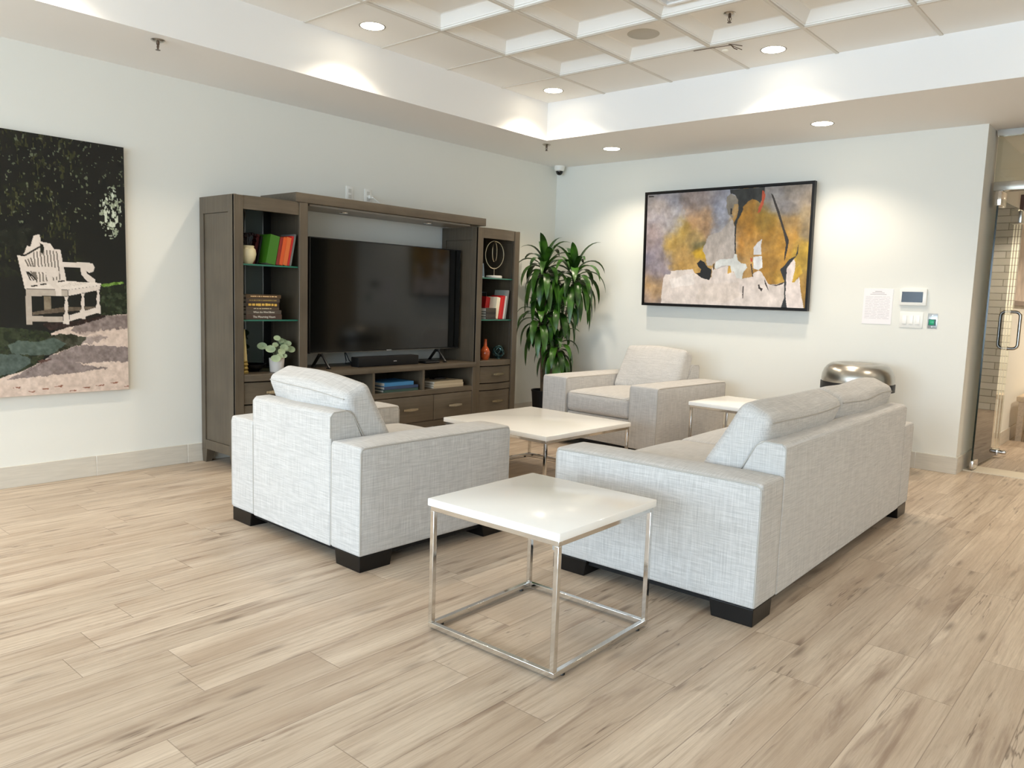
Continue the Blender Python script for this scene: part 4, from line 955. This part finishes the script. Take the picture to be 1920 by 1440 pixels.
MB().box((-.095, -.022, 0), (.095, 0, .125), bev=.004).obj('body', whitep, t)
MB().box((-.077, -.0235, .024), (.07, -.0215, .103)).obj('screen', mat('tablet_glass', '#121314', .22), t, smooth=False)
t = thing('light_switch', 'white triple rocker light switch plate under the wall tablet', 'light switch', (3.4935, 0, 1.072))
MB().box((-.083, -.006, 0), (.083, 0, .12), bev=.003).obj('plate', whitep, t)
for k in (-1, 0, 1): MB().box((k*.046-.016, -.012, .028), (k*.046+.016, -.006, .095), Matrix(), bev=.003).obj('rocker', mat('rocker_white', '#fbf9f3', .3), t)
t = thing('exit_button', 'small steel plate with a square green push button', 'button', (3.641, 0, 1.075))
MB().box((-.033, -.003, 0), (.033, 0, .112), bev=.001).obj('plate', mat('steel_plate', '#c9cfd4', .25, .8), t)
MB().box((-.026, -.010, .022), (.026, -.003, .070)).obj('bezel', mat('dark_green', '#0d4a38', .3), t)
MB().box((-.019, -.014, .028), (.015, -.010, .064), bev=.002).obj('push_button', mat('green_button', '#17a673', .3), t)
MB().lathe([(.005, 0), (.004, .002), (0, .002)], 12, T(0, -.003, .098) @ Rx(PI/2)).lathe([(.004, 0), (.003, .002), (0, .002)], 12, T(0, -.003, .011) @ Rx(PI/2)).obj('screw', steel, t)
for y_, lb in ((-2.637, 'white wall outlet just above the bridge shelf, left one'), (-2.455, 'white wall outlet with a white cord above the bridge shelf, right one')):
    t = thing('wall_outlet', lb, 'outlet', (0, y_, 1.915), 0, 'wall outlets above the bridge shelf')
    MB().box((0, -.035, 0), (.005, .035, .115), bev=.002).obj('plate', whitep, t)
    MB().box((.005, -.014, .02), (.007, .014, .05)).box((.005, -.014, .065), (.007, .014, .095)).obj('socket', mat('socket_grey', '#cfccc4', .4), t)
tag(MB().tube([(.008, -2.44, 1.965), (.04, -2.43, 1.962), (.05, -2.38, 1.93), (.05, -2.33, 1.885), (.06, -2.25, 1.875), (.06, -2.1, 1.874)], .005, 8).box((.007, -2.455, 1.955), (.03, -2.425, 1.98)).obj('power_cord', whitep), 'white power cord trailing from the right outlet onto the bridge shelf', 'cord')  # power cord and its plug at the right outlet

# ================================================================== ceiling items
def downlight(loc, lb, power, rim='#9a958c', r=.075, lens=True):
    t = thing('ceiling_light', lb, 'ceiling light', loc, 0, 'recessed round ceiling lights')
    MB().lathe([(r-.003, -.0005), (r+.006, -.0025), (r+.008, 0), (r-.003, .0)], 40, cap=False).obj('trim_ring', mat('light_rim', '#8b867e', .4, .5), t)
    MB().lathe([(0, -.001), (r-.002, -.001)], 40, cap=False).obj('lens', lensm, t)
    spot((loc[0], loc[1], loc[2]-.008), power)
tray = [((1.085, -3.292), 'round recessed light in the flat ceiling tile at the top left'), ((1.085, -1.467), 'round recessed light in the corner tile of the raised ceiling'), ((2.897, -1.467), 'round recessed light near the bent metal clip in the raised ceiling')]
for (x, y), lb in tray: downlight((x, y, HC), lb, P_TRAY)
sfl = [((1.067, -.583), 'round recessed light in the low soffit left of the painting'), ((2.927, -.60), 'round recessed light in the low soffit right of the painting')]
for (x, y), lb in sfl: downlight((x, y, HS), lb, P_SOFF)
extra = [(1.085, -5.12, HC), (1.085, -6.95, HC), (4.73, -1.467, HC), (6.4, -1.467, HC), (6.4, -3.9, HC), (6.4, -6.4, HC), (1.085, -8.9, HC), (.42, -6.1, HS), (3.6, -8.9, HC)]
ELB = ['in the raised ceiling above the bench photograph', 'in the raised ceiling far to the left', 'in the raised ceiling above the glass door side', 'in the raised ceiling at the right end', 'in the right row, halfway back', 'in the right row beside the camera', 'at the far left rear of the raised ceiling', 'in the left soffit beside the bench photograph', 'at the rear middle of the raised ceiling']
for p, lb in zip(extra, ELB): downlight(p, 'round recessed light '+lb, P_TRAY if p[2] > 2.6 else P_SOFF)
downlight((5.2, 1.9, HS), 'unseen round light added to brighten the corridor beyond the glass door', 150)  # added lamp, lifts the dim corridor behind the glass
downlight((4.7, 3.9, HS), 'unseen round light added to brighten the far end of the corridor', 150)  # second added lamp, brightens the stone end wall

spr = mat('sprinkler_brass', '#6b5c50', .35, .9)
def sprinkler(loc, lb):
    t = thing('sprinkler_head', lb, 'sprinkler', loc, 0, 'ceiling sprinkler heads')
    MB().lathe([(0, 0), (.036, 0), (.037, -.003), (.028, -.009), (.012, -.012), (0, -.012)][::-1], 28).obj('escutcheon', mat('sprinkler_chrome', '#b9b2a8', .25, .9), t)
    m = MB().lathe([(.009, -.012), (.009, -.024), (.006, -.026)], 14)
    for s in (-1, 1): m.tube([(s*.006, 0, -.022), (s*.012, 0, -.035), (s*.004, 0, -.052)], .002, 6)
    m.lathe([(0, -.024), (.003, -.026), (.003, -.05), (0, -.052)], 8); m.lathe([(0, -.052), (.013, -.053), (.013, -.0545), (0, -.0545)], 18); m.obj('head', spr, t)
sprinkler((.693, -4.457, HS), 'brass sprinkler head in the left soffit near the top left corner')
sprinkler((.693, -1.043, HS), 'brass sprinkler head in the soffit under the inner ceiling corner')
sprinkler((2.86, -2.03, HC+D), 'brass sprinkler head inside a coffer of the raised ceiling')
tag(MB().lathe([(0, -.004), (.098, -.004), (.104, -.001), (.104, 0), (0, 0)], 44, T(2.25, -2.01, HC+D)).obj('ceiling_speaker', mat('speaker_mesh', '#c4c1b8', .7)), 'round grey speaker grille inside a ceiling coffer', 'speaker')
t = thing('dome_camera', 'small white dome security camera under the soffit in the corner', 'camera', (.10, -.09, HS))
MB().lathe([(0, 0), (.052, 0), (.054, -.02), (.048, -.045), (.036, -.052), (0, -.052)][::-1], 32).obj('housing', whitep, t)
MB().lathe([(0, -.092), (.018, -.088), (.030, -.075), (.036, -.056), (.036, -.05)], 28, cap=False).obj('dome', mat('smoked_dome', '#101012', .08), t)
t = thing('ceiling_clip', 'bent metal clip and wire hanging at the ceiling grid beside a light', 'clip', (2.74, -1.735, HC-.004))
MB().tube([(-.26, -.02, -.004), (-.12, -.015, -.006), (-.05, -.01, -.008), (-.01, .0, -.006), (.02, .03, -.02), (.04, .06, -.028)], .0022, 6).tube([(-.01, 0, -.004), (.0, .03, -.02), (.015, .045, -.026)], .003, 6).tube([(-.02, -.01, -.002), (.03, .0, -.012), (.06, .02, -.018)], .0025, 6).obj('wire', mat('wire_brown', '#5c4a3a', .5, .6), t)
tag(MB().lathe([(0, -.006), (.018, -.006), (.022, 0), (0, 0)], 24, T(2.64, -1.63, HC)).obj('ceiling_sensor', mat('sensor_white', '#fffdf2', .4)), 'tiny white round sensor in the ceiling tile beside the bent clip', 'sensor')
t = thing('air_diffuser', 'white louvred air diffuser in a deep ceiling coffer at the top edge', 'air vent', ((2.593+3.202)/2, (-2.370-2.980)/2, HC+D-.001))
m = MB()
for k in range(5):
    a = .215-.035*k; b = a-.010; z_ = -.045+.008*k
    for (x0, y0, x1, y1) in ((-a, -a, a, -b), (-a, b, a, a), (-a, -b, -b, b), (b, -b, a, b)): m.box((x0, y0, z_), (x1, y1, z_+.006))
m.box((-.222, -.222, -.046), (-.215, .222, 0)).box((.215, -.222, -.046), (.222, .222, 0)).box((-.215, -.222, -.046), (.215, -.215, 0)).box((-.215, .215, -.046), (.215, .222, 0))
m.obj('louvres', ceilm, t, smooth=False)

# ================================================================== litter bin
t = thing('waste_bin', 'round brushed steel waste bin with domed ring lid by the back wall', 'bin', (3.268, -.42, 0))
MB().lathe([(0, 0.0), (.222, 0.0), (.225, .01), (.225, .60), (0, .60)], 56).obj('body', steel, t)
MB().lathe([(.232, .60), (.258, .602), (.258, .658), (.232, .66)], 56).box((-.02, -.236, .50), (.16, -.20, .602), bev=.01).obj('band', mat('bin_band', '#1d1c1e', .5), t)
MB().lathe([(.252, .66), (.254, .68), (.250, .715), (.238, .75), (.217, .778), (.192, .795), (.165, .802), (.140, .798), (.120, .785), (.112, .765), (.110, .70)], 64, cap=False).obj('lid', steel, t)
MB().lathe([(.11, .61), (.109, .77), (.104, .77), (.104, .61)], 40, cap=False).obj('liner', blkm, t)

# ================================================================== tall plant
t = thing('potted_plant', 'tall leafy dracaena in a black pot standing in the room corner', 'plant', (.40, -.56, 0))
MB().lathe([(0, 0), (.105, 0), (.11, .01), (.135, .29), (.14, .30), (.14, .31), (.128, .31), (.125, .27), (0, .27)], 40).obj('pot', blkm, t)
MB().lathe([(0, .285), (.06, .29), (.126, .275)], 24, cap=False).obj('soil', mat('bark_soil', '#5a3b22', .95, noise=.5, nscale=60, bump=.8, bscale=80), t)
ry = random.Random(21)
crowns = [((-.02, -.05, 1.46), .40, 46, (.0, -.02)), ((.22, .10, 1.40), .42, 42, (.05, .03)), ((-.03, -.09, .98), .34, 34, (-.02, -.03)), ((.12, .0, .74), .32, 30, (.05, 0)), ((.1, .03, 1.12), .34, 26, (.04, 0))]
for ci, ((cx, cy, cz), ln, n, (bx, by)) in enumerate(crowns):
    sm = MB().tube([(bx, by, .26), (bx*.7+cx*.3, by*.7+cy*.3, .26+(cz-.26)*.5), (cx, cy, cz-.1), (cx, cy, cz+.06)], [.014, .013, .012, .009], 10); sm.obj('cane', stemm, t)
    m = MB()
    for k in range(n):
        a = k*2.399963+ci; lv = k/n; el = math.radians(78-100*(1-lv)**1.1 if lv > .0 else 0)
        el = math.radians(-5+85*lv**1.2); L_ = ln*ry.uniform(.85, 1.2)*(1.08-.3*lv); wd = ry.uniform(.055, .078)
        base = (cx+.008*math.cos(a), cy+.008*math.sin(a), cz-.10+.17*lv)
        dr = 2.5*(1-.78*lv)*ry.uniform(.8, 1.15)
        if cx+.4+math.cos(a)*math.cos(el)*L_*.75 < .03: a = PI-a; 
        x_end = .40+cx+math.cos(a)*math.cos(el)*L_
        if x_end < .05: L_ *= .6
        y_end = -.56+cy+math.sin(a)*math.cos(el)*L_*.8
        if y_end < -1.0 and x_end < .62: L_ *= .62
        if y_end > -.06: L_ *= .6
        leaf_blade(m, base, (math.cos(a)*math.cos(el), math.sin(a)*math.cos(el), math.sin(el)), L_, wd, dr, 10, .3)
    m.obj('foliage', dracm, t)
